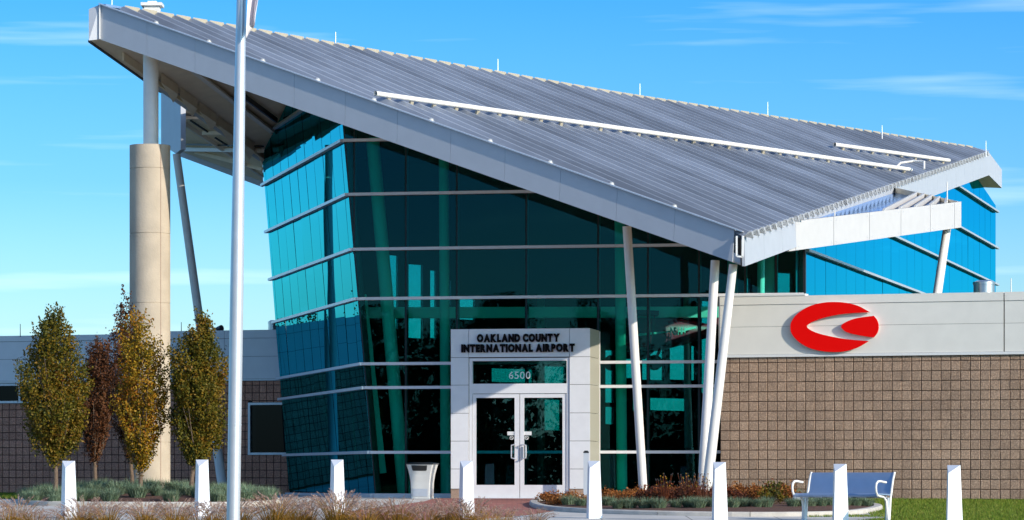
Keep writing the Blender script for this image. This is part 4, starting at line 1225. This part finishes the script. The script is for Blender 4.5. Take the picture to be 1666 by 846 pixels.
bench_part('seat', sheet(seat_p, -L / 2, L / 2, .02), 'bench_blue', True)
bench_part('backrest', sheet(back_p, -L / 2, L / 2, .016), 'bench_blue', True)
bench_part('seat_beam', MB().box(-L / 2 + .05, L / 2 - .05, -.08, .02, .385, .425).box(-L / 2 + .05, L / 2 - .05, .08, .13, .385, .42), 'aluminium')
for i in range(5):
    x = -L / 2 + .25 + i * (L - .5) / 4; bench_part('seat_rib', MB().box(x - .012, x + .012, -.22, .14, .385, .43), 'aluminium')
for sx in (-1, 1):
    x = sx * (L / 2 - .005)
    bench_part('backrest_frame', MB().path([(x, .10, 0), (x, .13, .2), (x, .155, .38), (x, .185, .48), (x, .21, .58), (x, .24, .69), (x, .29, .805)], [.03, .026, .022, .022, .02, .02, .02], 10), 'white_steel', True)
    bench_part('armrest', MB().path([(x, .06, -.0), (x, .05, .2), (x, .02, .34), (x, -.06, .40), (x, -.18, .415), (x, -.25, .43), (x, -.285, .49), (x, -.295, .56), (x, -.28, .62), (x, -.23, .655), (x, -.15, .658), (x, -.05, .645), (x, .02, .64)], [.03, .028, .022] + [.019] * 10, 10), 'white_steel', True)
    bench_part('leg', MB().prism([(x - .03, .03, -.05), (x + .03, .03, -.05), (x + .02, .045, .39), (x - .02, .045, .39)], (0, .05, 0)), 'aluminium')

# ------------------------------------------------------------------ ground
gm = MB()
ys = [-260, -40, 0, 66, 160, 1500]
zs2 = [G(y) for y in ys]
xs = [-900, -60, 60, 900]
for y, z in zip(ys, zs2):
    for x in xs: gm.v.append((x, y, z - .012))
for i in range(len(ys) - 1):
    for k_ in range(3): a = i * 4 + k_; gm.f.append((a, a + 1, a + 5, a + 4)); gm.m.append(0)
go = part('lawn', gm, 'lawn', None); tag(go, kind='structure')
def sheet_on_ground(name, pts, lift, material, th=.0, kind='structure'):
    """flat polygon that follows the fall of the ground, cut at the crease at y = 66"""
    out = MB(); pts = [V((p[0], p[1], 0)) for p in pts]
    for n in (V((0, 1, 0)), V((0, -1, 0))):
        q = clip(pts, V((0, 66, 0)), n)
        if len(q) >= 3: out.poly([(p.x, p.y, G(p.y) + lift) for p in q])
    o = part(name, out, material, None)
    if kind: tag(o, kind=kind)
    return o
gh = lambda x, y: ground_hit(x, y)
walk = [(-60, 66.9), (-60, 50.8), (6.2, 50.8), (6.9, 53.6), gh(1440, 838)[:2], gh(1435, 829)[:2], (5.5, 66.0), (6.0, 69.0), (-3.0, 70.2), (-5.8, 82), (-9, 82), (-9.3, 66.9)]
sheet_on_ground('plaza_pavement', [(-60, 66.2), (-60, 50.9), (5.1, 50.9), (6.35, 54.3), (6.6, 56), (6.2, 66.0)], .0, 'concrete_walk')
sheet_on_ground('plaza_pavement', [(-9.4, 66.21), (4.3, 66.01), (4.3, 68.6), (-2.9, 69.7), (-5.6, 82.5), (-9.8, 83.5)], .002, 'concrete_walk')
rp_ = [gh(640, 838), gh(600, 842), gh(560, 846), gh(840, 846), gh(930, 838), gh(885, 814)]
sheet_on_ground('red_paver_path', [gh(560, 833)[:2], gh(690, 816)[:2], (vu(733) and (VO + FU * vu(716)).x, 67.9), ((VO + FU * vu(925)).x, 67.4), gh(905, 813)[:2], gh(868, 822)[:2], gh(905, 831)[:2], gh(860, 838)[:2], gh(700, 852)[:2], gh(520, 852)[:2]], .004, 'red_pavers')
sheet_on_ground('service_road', [(-200, 30), (-200, 8), (200, 8), (200, 30)], .0, 'asphalt')
tag(part('parking_pavement', MB().poly([(-150, -55, -1.2), (150, -55, -1.2), (150, 2, -1.2), (-150, 2, -1.2)]), 'asphalt'), kind='structure')

# ------------------------------------------------------------------ planting beds
def smooth_loop(pts, n=6, closed=True):
    out = []; m_ = len(pts)
    for i in range(m_ if closed else m_ - 1):
        p0, p1, p2, p3 = (pts[(i + d) % m_] for d in (-1, 0, 1, 2)) if closed else (pts[max(i - 1, 0)], pts[i], pts[i + 1], pts[min(i + 2, m_ - 1)])
        for j_ in range(n):
            t = j_ / n; out.append(tuple(.5 * (2 * p1[k_] + (p2[k_] - p0[k_]) * t + (2 * p0[k_] - 5 * p1[k_] + 4 * p2[k_] - p3[k_]) * t * t + (3 * p1[k_] - p0[k_] - 3 * p2[k_] + p3[k_]) * t ** 3) for k_ in (0, 1)))
    return out
def bed(label, loop, kerb_w, kerb_h, mound, name='planting_bed'):
    cx = sum(p[0] for p in loop) / len(loop); cy = sum(p[1] for p in loop) / len(loop)
    t = thing(name, label, 'planting bed', (cx, cy, G(cy)))
    n = len(loop); inner_ = []
    area = sum(loop[i][0] * loop[(i + 1) % n][1] - loop[(i + 1) % n][0] * loop[i][1] for i in range(n)); sg = 1 if area > 0 else -1
    for i in range(n):
        a = V(loop[i - 1]); b = V(loop[(i + 1) % n]); d = (b - a).normalized(); inner_.append(V(loop[i]) + V((-d.y, d.x)) * kerb_w * sg)
    per = 0; seg = []
    # kerb stones, each its own piece with a joint between
    grp = []; acc = 0; cur = [0]
    for i in range(n):
        acc += (V(loop[(i + 1) % n]) - V(loop[i])).length; cur.append(i + 1)
        if acc > 1.6 or i == n - 1: grp.append(cur); cur = [i + 1]; acc = 0
    for g_ in grp:
        mb = MB(); m_ = len(g_)
        for q, i in enumerate(g_):
            i = i % n; o_ = V(loop[i]); k2 = inner_[i]
            if q == m_ - 1:
                pr = g_[q - 1] % n; d = (V(loop[i]) - V(loop[pr])).normalized() * .012; o_ = o_ - d; k2 = k2 - d
            zz = G(o_.y)
            e = (k2 - o_).normalized() * .02
            mb.v += [(o_.x, o_.y, zz - .1), (o_.x, o_.y, zz + kerb_h - .02), (o_.x + e.x, o_.y + e.y, zz + kerb_h), (k2.x, k2.y, zz + kerb_h), (k2.x, k2.y, zz - .1)]
        for q in range(m_ - 1):
            a, b = q * 5, q * 5 + 5
            for r_ in range(4): mb.f.append((a + r_, b + r_, b + r_ + 1, a + r_ + 1)); mb.m.append(0)
        mb.f += [(0, 1, 2, 3, 4), tuple(range((m_ - 1) * 5 + 4, (m_ - 1) * 5 - 1, -1))]; mb.m += [0, 0]
        part('kerb_stone', mb, 'kerb_concrete', t)
    # mulch mound
    mb = MB(); rings_ = 5
    for r_ in range(rings_ + 1):
        f = 1 - r_ / rings_
        for i in range(n):
            x = cx + (inner_[i].x - cx) * f; y = cy + (inner_[i].y - cy) * f
            h = mound * math.sin(min(1, (1 - f) * 1.6) * pi / 2)
            mb.v.append((x, y, G(y) + kerb_h - .04 + h + (random.uniform(-.01, .01) if r_ else 0)))
    for r_ in range(rings_):
        for i in range(n):
            i2 = (i + 1) % n; mb.f.append((r_ * n + i, r_ * n + i2, (r_ + 1) * n + i2, (r_ + 1) * n + i)); mb.m.append(0)
    part('mulch', mb, 'mulch', t, smooth=True)
    def height(x, y):
        # approximate: distance to the middle relative to the outline
        best = 0
        a = math.atan2(y - cy, x - cx)
        for i in range(n):
            p = inner_[i]; q = inner_[(i + 1) % n]
            a0 = math.atan2(p.y - cy, p.x - cx); a1 = math.atan2(q.y - cy, q.x - cx)
            d0 = (a - a0 + pi) % (2 * pi) - pi; d1 = (a1 - a + pi) % (2 * pi) - pi
            if abs(d0) + abs(d1) < .9 and d0 * d1 >= 0: best = max(best, (V((p.x - cx, p.y - cy)).length + V((q.x - cx, q.y - cy)).length) / 2)
        f = min(1, math.hypot(x - cx, y - cy) / best) if best else .5
        return G(y) + kerb_h - .05 + mound * math.sin(min(1, (1 - f) * 1.6) * pi / 2)
    return t, height
left_loop = smooth_loop([(-9.6, 62.8), (-8.9, 61.3), (-6.5, 60.7), (-5.0, 61.0), (-4.6, 63.0), (-5.0, 65.5), (-6.2, 67.5), (-8.0, 71.5), (-9.8, 70.5), (-10.2, 66.5)], 5)
LB, LH = bed('raised mulch bed with pale kerb around the thick concrete column on the left', left_loop, .16, .09, .12)
def gx(px, py): p = ground_hit(px, py); return (p.x, p.y)
right_loop = smooth_loop([gx(862, 820), gx(880, 829), gx(960, 835), gx(1100, 839), gx(1250, 840.5), gx(1380, 838), gx(1436, 829), gx(1400, 822), (5.9, 64.2), (4.3, 66.2), (2.2, 67.0), (1.3, 66.6), (.75, 64.6)], 5)
RB_, RH = bed('curved mulch bed with grey kerb, right of the entrance', right_loop, .15, .08, .06)

# ------------------------------------------------------------------ plants
def tuft(n, h, spread, w0, seed, droop=.5, segs=3, inner_r=.06):
    """a clump of arching blades"""
    rg = random.Random(seed); mb = MB()
    for _ in range(n):
        a = rg.uniform(0, 2 * pi); r0 = inner_r * math.sqrt(rg.random()); b = V((cos(a) * r0, sin(a) * r0, 0))
        a2 = a + rg.uniform(-.9, .9); ln = h * rg.uniform(.65, 1.1); out = spread * rg.uniform(.15, 1) ** .8
        d = V((cos(a2), sin(a2), 0)); sd_ = V((-sin(a2), cos(a2), 0)); k0 = len(mb.v)
        for i in range(segs + 1):
            t = i / segs; p = b + d * out * (t ** 1.4) + V((0, 0, ln * (t - droop * t * t * (out / max(spread, .01)))))
            ww = w0 * (1 - t) ** .7
            if i < segs: mb.v += [tuple(p - sd_ * ww / 2), tuple(p + sd_ * ww / 2)]
            else: mb.v.append(tuple(p))
        for i in range(segs - 1): mb.f.append((k0 + 2 * i, k0 + 2 * i + 1, k0 + 2 * i + 3, k0 + 2 * i + 2)); mb.m.append(0)
        mb.f.append((k0 + 2 * segs - 2, k0 + 2 * segs - 1, k0 + 2 * segs)); mb.m.append(0)
    return mb
def leafball(n, rx, rz, size, seed, clumps=24, dark=None):
    """low shrub: leaves gathered round many twig ends"""
    rg = random.Random(seed); mb = MB(); cs_ = []
    for _ in range(clumps):
        a = rg.uniform(0, 2 * pi); e = rg.uniform(.05, 1.3); r_ = rg.uniform(.45, 1)
        cs_.append(V((cos(a) * cos(e) * rx * r_, sin(a) * cos(e) * rx * r_, rz * (.25 + .75 * sin(e) * r_))))
    for _ in range(n):
        c = rg.choice(cs_); g = lambda: rg.gauss(0, .21)
        p = V((c.x + g() * rx, c.y + g() * rx, max(.02, c.z + g() * rz * .8)))
        leaf_quad(mb, p, size * rg.uniform(.6, 1.3), rg)
    for c in cs_:
        mb.tube((0, 0, 0), c, .008, .004, 4, 1)
    return mb
def leaf_quad(mb, p, s, rg, mi=0):
    a = V((rg.gauss(0, 1), rg.gauss(0, 1), rg.gauss(0, 1))).normalized(); b = a.orthogonal().normalized(); b = (Matrix.Rotation(rg.uniform(0, 6.28), 3, a) @ b); c = a.cross(b)
    k0 = len(mb.v); mb.v += [tuple(p - b * s * .55), tuple(p + c * s * .32 + b * s * .05), tuple(p + b * s * .6), tuple(p - c * s * .32 + b * s * .05)]
    mb.f.append((k0, k0 + 1, k0 + 2, k0 + 3)); mb.m.append(mi)

FES = [tuft(420, .30, .25, .011, s_, .45, 2, .12).mesh('blades', 'fescue_green') for s_ in (1, 2, 3)]
ORG = [leafball(900, .34, .32, .05, s_).mesh('foliage', ['shrub_orange', 'bark']) for s_ in (11, 12, 13)]
BRN = [leafball(750, .33, .36, .055, s_).mesh('foliage', ['shrub_brown', 'bark']) for s_ in (21, 22, 23)]
GRN = leafball(800, .30, .40, .05, 31).mesh('foliage', ['leaf_olive', 'bark'])
def dead_flowers():
    rg = random.Random(5); mb = MB()
    for _ in range(34):
        a = rg.uniform(0, 6.28); r_ = rg.uniform(.02, .28); h = rg.uniform(.45, .78); t_ = V((cos(a) * r_, sin(a) * r_, h))
        mb.tube((cos(a) * .05, sin(a) * .05, 0), t_, .005, .004, 4, 0); mb.tube(t_, t_ + V((0, 0, .03)), .018, .012, 6, 1 if rg.random() < .7 else 2)
    return mb.mesh('seed_heads', ['shrub_brown', 'rubber', 'leaf_gold'])
DEAD = dead_flowers()
PL = []
def plant(name, label, cat, me, pos, group, sc=1.0, pn='foliage', sz=1.0):

    o = bpy.data.objects.new(name, me); COL.objects.link(o); o.location = pos; o.rotation_euler = (0, 0, random.uniform(0, 6.28)); o.scale = (sc, sc, sc * sz)
    tag(o, label, cat, group); return o
rg0 = random.Random(42)
# fescue on the left bed
fl_pts = []
import itertools
tries = 0
def inside(loop, x, y):
    c = False; n = len(loop)
    for i in range(n):
        a, b = loop[i], loop[(i + 1) % n]
        if (a[1] > y) != (b[1] > y) and x < (b[0] - a[0]) * (y - a[1]) / (b[1] - a[1]) + a[0]: c = not c
    return c
while len(fl_pts) < 66 and tries < 6000:
    tries += 1
    x = rg0.uniform(-10, -4.6); y = rg0.uniform(61.2, 67.4)
    if not inside(left_loop, x, y) or any(math.hypot(x - a, y - b) < .42 for a, b in fl_pts) or math.hypot(x + 7.0, (y - 61.7) * 1.0) < .55 or math.hypot(x - cc.x, y - DD) < .6: continue
    fl_pts.append((x, y))
for i, (x, y) in enumerate(fl_pts):
    plant('fescue_tuft', 'blue-green fescue tuft on the mulch bed under the narrow trees', 'ornamental grass', FES[i % 3], (x, y, LH(x, y)), 'fescue tufts under the narrow trees', rg0.uniform(.85, 1.25))
# fescue at the front of the right bed
for i, px in enumerate((925, 945, 990, 1006, 1024, 1050, 1072, 1100, 1122, 1136, 1160, 1192, 1212, 1232, 1246, 1290, 1305, 1318, 1335, 1352, 1374, 1392, 1410)):
    py = (828 + (px - 925) * .03) if px < 1000 else (833.5 if px < 1250 else (833 - (px - 1250) * .03))
    p = ground_hit(px, py + rg0.uniform(-1.5, .5)); plant('fescue_tuft', 'grey-green fescue tuft just inside the curved grey kerb', 'ornamental grass', FES[i % 3], (p.x, p.y, RH(p.x, p.y)), 'fescue tufts along the curved kerb', rg0.uniform(.7, .95))
for i, (px, py) in enumerate(((1292, 815), (1330, 817), (1352, 818), (1376, 820), (1398, 822), (1312, 821))):
    p = ground_hit(px, py); plant('fescue_tuft', 'fescue tuft at the back of the bed behind the bench', 'ornamental grass', FES[i % 3], (p.x, p.y, RH(p.x, p.y)), 'fescue tufts behind the bench', rg0.uniform(.8, 1.0))
for i, px in enumerate((893, 905, 918, 930, 943, 975, 990, 1000, 1016)):
    p = ground_hit(px, 823 + rg0.uniform(-3, 3)); plant('spirea_shrub', 'low orange autumn shrub in the curved bed near the entrance', 'shrub', ORG[i % 3], (p.x, p.y, RH(p.x, p.y) - .03), 'orange shrubs near the entrance', rg0.uniform(.62, .9), sz=.85)
for i, px in enumerate((1032, 1050, 1066, 1082, 1098, 1114, 1128, 1156, 1178, 1196, 1262, 1150, 1040, 1090, 1120)):
    p = ground_hit(px, 826 + rg0.uniform(-6, 2)); plant('faded_perennial', 'dark brown faded perennial in the bed by the slanted columns', 'plant', (BRN if i % 4 else ORG)[i % 3], (p.x, p.y, RH(p.x, p.y) - .03), 'brown faded perennials by the slanted columns', rg0.uniform(.75, 1.0), sz=.9)
for i, px in enumerate((1208, 1222, 1238, 1282, 1272)):
    p = ground_hit(px, 822 + rg0.uniform(-4, 3)); plant('spirea_shrub', 'rusty orange shrub between the slanted columns and the bench', 'shrub', ORG[i % 3], (p.x, p.y, RH(p.x, p.y) - .03), 'rusty shrubs left of the bench', rg0.uniform(.8, 1.0), sz=.95)
p = ground_hit(1258, 828); plant('green_shrub', 'small green-gold shrub among the rusty shrubs left of the bench', 'shrub', GRN, (p.x, p.y, RH(p.x, p.y)), None, .95)
for i, px in enumerate((1080, 1118, 1132, 1148)):
    p = ground_hit(px, 830 + rg0.uniform(-4, 0)); plant('dried_flowers', 'dried coneflower stems with dark seed heads by the slanted columns', 'plant', DEAD, (p.x, p.y, RH(p.x, p.y)), 'dried flower stems by the slanted columns', .72)
# small pale boulder
bo = bmesh.new(); bmesh.ops.create_icosphere(bo, subdivisions=2, radius=.16)
for v_ in bo.verts: v_.co *= random.uniform(.85, 1.1); v_.co.z *= .5
me = bpy.data.meshes.new('bed_boulder'); bo.to_mesh(me); bo.free(); me.materials.append(MATS['white_trim'])
p = ground_hit(1301, 828); o = bpy.data.objects.new('pale_boulder', me); COL.objects.link(o); o.location = (p.x, p.y, RH(p.x, p.y) + .1); tag(o, 'small pale boulder in the bed left of the bench', 'rock')

# ------------------------------------------------------------------ narrow autumn trees
def tree(px, Dd, ybase, prof, leafm, nleaf, label, seed, size=.051, lean_=0, gap=.0, trunk_r=.045):
    """prof: (photo y, left x, right x) outline of the crown"""
    rg = random.Random(seed); b = P(px, ybase, Dd); zb = min(b.z, .2); b.z = zb
    t = thing('hornbeam_tree', label, 'tree', tuple(b), group='narrow autumn trees round the concrete column')
    prof = sorted(prof, key=lambda q: -q[0]); zs_ = [EYE + (768 - q[0]) * Dd / FPX for q in prof]
    xl = [(q[1] - 833) * Dd / FPX for q in prof]; xr = [(q[2] - 833) * Dd / FPX for q in prof]
    def at(z):
        for i in range(len(zs_) - 1):
            if zs_[i] <= z <= zs_[i + 1]:
                f = (z - zs_[i]) / (zs_[i + 1] - zs_[i]); return xl[i] + (xl[i + 1] - xl[i]) * f, xr[i] + (xr[i + 1] - xr[i]) * f
        return (xl[-1], xr[-1])
    z0, z1 = zs_[0], zs_[-1]
    tm = MB(); tops = []
    cx0 = sum(at(z0 + .3)) / 2
    H = z1 - zb
    tm.path([(b.x, Dd, zb - .15), (b.x + .01, Dd, zb + .25), (b.x * .6 + cx0 * .4, Dd, z0), (cx0, Dd + .02, z0 + .25 * (z1 - z0)), (sum(at(z0 + .6 * (z1 - z0))) / 2, Dd, z0 + .6 * (z1 - z0)), (sum(at(z1 - .15)) / 2, Dd, z1 - .1)], [trunk_r * 1.25, trunk_r, trunk_r * .8, trunk_r * .5, trunk_r * .3, .006], 8)
    limbs = []
    for i in range(26):
        f = rg.uniform(0, .62); zs0 = z0 - .12 + f * (z1 - z0) * .75
        top = min(z1 - .05, zs0 + rg.uniform(.55, 1.25)); l, r_ = at(top); wd = (r_ - l) / 2; mx_ = (l + r_) / 2
        a = rg.uniform(0, 2 * pi); k_ = rg.uniform(.6, .98)
        st = V((cx0 * (1 - f) + mx_ * f, Dd, zs0)); en = V((mx_ + cos(a) * wd * k_, Dd + sin(a) * wd * k_, top)); mdl = st.lerp(en, .45) + V((cos(a) * wd * .18, sin(a) * wd * .18, -.05))
        tm.path([st, mdl, en], [.016, .011, .004], 5); limbs.append((st, mdl, en))
    part('trunk', tm, 'bark', t, smooth=True)
    cm = MB(); n_ = 0; cl = []
    # leafy sprays: short upright shoots through the outer part of the crown
    ns = int(nleaf / 22)
    for i in range(ns):
        for _ in range(30):
            z = z0 + (z1 - z0) * rg.random()
            l, r_ = at(z)
            if rg.random() < (r_ - l) / 1.6: break
        wd = (r_ - l) / 2; mx_ = (l + r_) / 2; a = rg.uniform(0, 2 * pi); k_ = rg.random() ** .42
        if rg.random() < gap * (0.4 + (z - z0) / (z1 - z0)): continue
        wob = 1 + .19 * sin(z * 4.3 + a * 2 + seed) + .10 * sin(z * 9 + a * 3 + seed * 2)
        c = V((mx_ + cos(a) * wd * k_ * wob, Dd + sin(a) * wd * k_ * wob, z)); d = V((cos(a) * .35, sin(a) * .35, 1)).normalized(); ln = rg.uniform(.10, .26)
        for q in range(22):
            s_ = rg.random(); p = c + d * (s_ - .5) * ln * 2 + V((rg.gauss(0, .035), rg.gauss(0, .035), rg.gauss(0, .03)))
            leaf_quad(cm, p, size * rg.uniform(.7, 1.25), rg)
    for i in range(12):
        z = z1 - rg.random() ** 1.3 * .45 * (z1 - z0); l, r_ = at(z); a = rg.uniform(0, 2 * pi); wd = (r_ - l) / 2
        c = V(((l + r_) / 2 + cos(a) * wd * .95, Dd + sin(a) * wd * .95, z)); ln = rg.uniform(.15, .34); d = V((cos(a) * .22, sin(a) * .22, 1))
        for q in range(34):
            s_ = rg.random(); leaf_quad(cm, c + d * s_ * ln + V((rg.gauss(0, .026), rg.gauss(0, .026), 0)) * (1.2 - s_), size * rg.uniform(.6, 1.1), rg)
    part('crown', cm, leafm, t)
    return t
tree(90, 63.2, 803, [(748, 82, 98), (725, 62, 122), (690, 42, 138), (650, 30, 142), (600, 40, 134), (570, 48, 126), (545, 58, 118), (527, 72, 100), (510, 84, 93)], 'leaf_olive', 27000, 'leftmost narrow tree with olive and orange autumn leaves', 3)
tree(154, 68.5, 796, [(748, 148, 160), (715, 134, 172), (670, 130, 186), (630, 132, 188), (600, 138, 184), (575, 144, 178), (560, 156, 170)], 'leaf_rust', 13000, 'small dark rust-red tree in shade behind the others, left of the concrete column', 4)
tree(214, 65.5, 798, [(745, 204, 222), (700, 186, 224), (650, 178, 226), (600, 176, 226), (560, 180, 224), (530, 186, 222), (505, 194, 218), (486, 203, 209)], 'leaf_rust', 10500, 'tall thin rust-coloured tree with sparse top against the concrete column', 5, gap=.45)
tree(228, 63.6, 804, [(762, 222, 236), (735, 208, 254), (700, 196, 266), (650, 190, 274), (610, 192, 272), (580, 196, 264), (550, 200, 252), (530, 208, 240), (512, 224, 232)], 'leaf_gold', 20000, 'golden green narrow tree directly in front of the concrete column', 6, gap=.28)
tree(311, 63.4, 800, [(750, 304, 342), (725, 294, 354), (690, 284, 362), (640, 277, 368), (600, 280, 364), (575, 288, 354), (555, 300, 346), (535, 318, 344), (518, 326, 334)], 'leaf_olive', 26000, 'dense olive green tree between the concrete column and the flagpole', 8)

# ------------------------------------------------------------------ foreground fountain grass
def fountain(seed, n=430, npl=58):
    rg = random.Random(seed); mb = tuft(n, .50, .42, .010, seed, .55, 3, .10)
    for _ in range(npl):
        a = rg.uniform(0, 6.28); d = V((cos(a), sin(a), 0)); out = rg.uniform(.08, .45); h = rg.uniform(.50, .74)
        pts = [V((d.x * .04, d.y * .04, 0)) + d * out * t ** 1.5 + V((0, 0, h * (t - .18 * t * t * (1 + out)))) for t in (0, .35, .7, .85, 1)]
        mb.path(pts[:4], [.003, .003, .0025, .0025], 3, 0)
        # bottle-brush plume
        st, en = pts[3], pts[4] + d * .05 + V((0, 0, .03 - out * .12))
        ax = en - st; k0 = 26
        for q in range(k0):
            f = q / k0; c = st + ax * f; rr = .013 * sin(pi * (f * .9 + .08)) + .004
            an = rg.uniform(0, 6.28); u = ax.orthogonal().normalized(); u = Matrix.Rotation(an, 3, ax.normalized()) @ u; tip = c + u * rr * 1.5 + ax.normalized() * .022
            s_ = ax.normalized().cross(u) * .0035
            i0 = len(mb.v); mb.v += [tuple(c - s_), tuple(c + s_), tuple(tip)]; mb.f.append((i0, i0 + 1, i0 + 2)); mb.m.append(1)
    return mb.mesh('fountain_grass', ['blade_amber', 'plume_pink'])
FG = [fountain(s_) for s_ in (51, 52, 53, 54)]
rgf = random.Random(9)
GRASSL = 'fountain grass clump with pink-tan plumes along the near edge of the plaza'
i = 0
for D_, off_ in ((46.8, 0), (45.0, 28)):
    px = -20 + off_
    while px < 905:
        amp = 1.0
        if 45 < px < 85: amp = .80
        if 405 < px < 470 or 530 < px < 600: amp = 1.22
        if 600 < px < 800: amp = 1.02
        if px > 800: amp = .82 - (px - 800) / 500
        p = P(px + rgf.uniform(-8, 8), 768, D_ + rgf.uniform(-.4, .4)); s_ = amp * rgf.uniform(.80, 1.0)
        plant('fountain_grass_clump', GRASSL, 'ornamental grass', FG[i % 4], (p.x, p.y, G(p.y)), 'fountain grass clumps in the foreground', s_)
        i += 1; px += rgf.uniform(44, 60)
tag(sheet_on_ground('foreground_bed', [(-40, 49.2), (-40, 40), (.9, 40), (.7, 49.2)], .006, 'mulch'))

# ------------------------------------------------------------------ lawn blades, one uncountable mass
rgl = random.Random(77); lb_ = MB()
def blade(x, y, h, mb):
    a = rgl.uniform(0, 6.28); w_ = .006; d = V((cos(a) * w_, sin(a) * w_, 0)); b = V((x, y, G(y) - .005)); tp_ = b + V((rgl.gauss(0, .012), rgl.gauss(0, .012), h))
    k_ = len(mb.v); mb.v += [tuple(b - d), tuple(b + d), tuple(tp_)]; mb.f.append((k_, k_ + 1, k_ + 2)); mb.m.append(0)
cnt = 0
while cnt < 45000:
    y = rgl.uniform(51, 66.0); x = rgl.uniform(5.0, 11.0)
    if x > 833 * y / FPX + .3: continue
    if inside(right_loop, x, y) or x < 5.1 + (y - 50.9) * .36 and y < 54.6 or (x < 6.3 and y > 55.5 and y < 63): 
        continue
    blade(x, y, rgl.uniform(.025, .055), lb_); cnt += 1
for _ in range(9000):
    y = rgl.uniform(67, 84); x = rgl.uniform(-15, -10.3); blade(x, y, rgl.uniform(.03, .07), lb_)
tag(part('lawn_grass', lb_, 'grass_green', None), 'short green mown grass on the lawn', 'grass', kind='stuff')

# ------------------------------------------------------------------ trees across the car park, seen mirrored in the glass
rgt = random.Random(5); tl = MB()
for i in range(23):
    x = -92 + i * 4.6 + rgt.uniform(-1, 1); y = -62 + rgt.uniform(-4, 4); h = rgt.uniform(11, 15)
    tl.tube((x, y, -1.3), (x, y, h * .55), .22, .10, 6, 1)
    for q in range(6200):
        big = q < 1400
        a = rgt.uniform(0, 6.28); z = rgt.uniform(.05, .93 if big else 1); r_ = 3.7 * math.sqrt(max(.02, 1 - ((z - .42) / .60) ** 2)) * (rgt.random() ** .5 * .8 if big else rgt.uniform(.6, 1.05))
        leaf_quad(tl, V((x + cos(a) * r_, y + sin(a) * r_, -1 + z * h)), rgt.uniform(.5, .8) if big else rgt.uniform(.12, .24), rgt)
for _ in range(22000):
    x = rgt.uniform(-95, 12); leaf_quad(tl, V((x, -57 + rgt.uniform(-1.2, 1.2), rgt.uniform(-1.2, 3.2 + 1.0 * sin(x * .7)))), rgt.uniform(.38, .65), rgt)
tb_ = MB()
for i in range(11):
    x = -22 - i * 3.4 + rgt.uniform(-.8, .8); y = 116 + rgt.uniform(-4, 4); h = rgt.uniform(5.2, 7.4)
    tb_.tube((x, y, 0), (x, y, h * .6), .16, .06, 6, 1)
    for q in range(4600):
        big = q < 700
        a = rgt.uniform(0, 6.28); z = rgt.uniform(.1, .9 if big else 1); r_ = 2.6 * math.sqrt(max(.02, 1 - ((z - .45) / .58) ** 2)) * (rgt.random() ** .5 * .78 if big else rgt.uniform(.5, 1.08))
        leaf_quad(tb_, V((x + cos(a) * r_, y + sin(a) * r_, z * h)), rgt.uniform(.35, .55) if big else rgt.uniform(.07, .15), rgt)
tag(part('side_treeline', tb_, ['leaf_rust', 'bark'], None), 'belt of rust-coloured trees beyond the left wing', 'trees', kind='stuff')
tag(part('far_treeline', tl, ['treeline_leaf', 'bark'], None), 'belt of leafy trees across the car park', 'trees', kind='stuff')

# ------------------------------------------------------------------ labels of the plants that can be told apart by their place in the row
ORD = ['first', 'second', 'third', 'fourth', 'fifth', 'sixth', 'seventh', 'eighth', 'ninth', 'tenth', 'eleventh', 'twelfth', 'thirteenth', 'fourteenth', 'fifteenth', 'sixteenth', 'seventeenth', 'eighteenth', 'nineteenth', 'twentieth', 'twenty-first', 'twenty-second', 'twenty-third', 'twenty-fourth']
for grp, txt in (('orange shrubs near the entrance', '{} low orange shrub from the left, nearest the entrance doors'), ('brown faded perennials by the slanted columns', '{} dark brown faded perennial from the left by the slanted columns'),
                 ('rusty shrubs left of the bench', '{} rusty orange shrub from the left, between slanted columns and bench'), ('dried flower stems by the slanted columns', '{} cluster of dried seed heads from the left by the slanted columns'),
                 ('fescue tufts along the curved kerb', '{} grey-green fescue tuft from the left along the curved kerb'), ('fescue tufts behind the bench', '{} fescue tuft from the left in the bed behind the bench')):
    os_ = sorted([o for o in COL.objects if o.get('group') == grp], key=lambda o: o.location.x / max(1, o.location.y))
    for i, o in enumerate(os_): o['label'] = txt.format(ORD[min(i, len(ORD) - 1)])

fg_ = [o for o in COL.objects if o.get('group') == 'fountain grass clumps in the foreground']
for row, test in (('rear', lambda y: y > 45.9), ('near', lambda y: y <= 45.9)):
    for i, o in enumerate(sorted([o for o in fg_ if test(o.location.y)], key=lambda o: o.location.x / o.location.y)):
        o['label'] = ORD[min(i, len(ORD) - 1)] + ' clump of pink-tan fountain grass from the left in the ' + row + ' row'
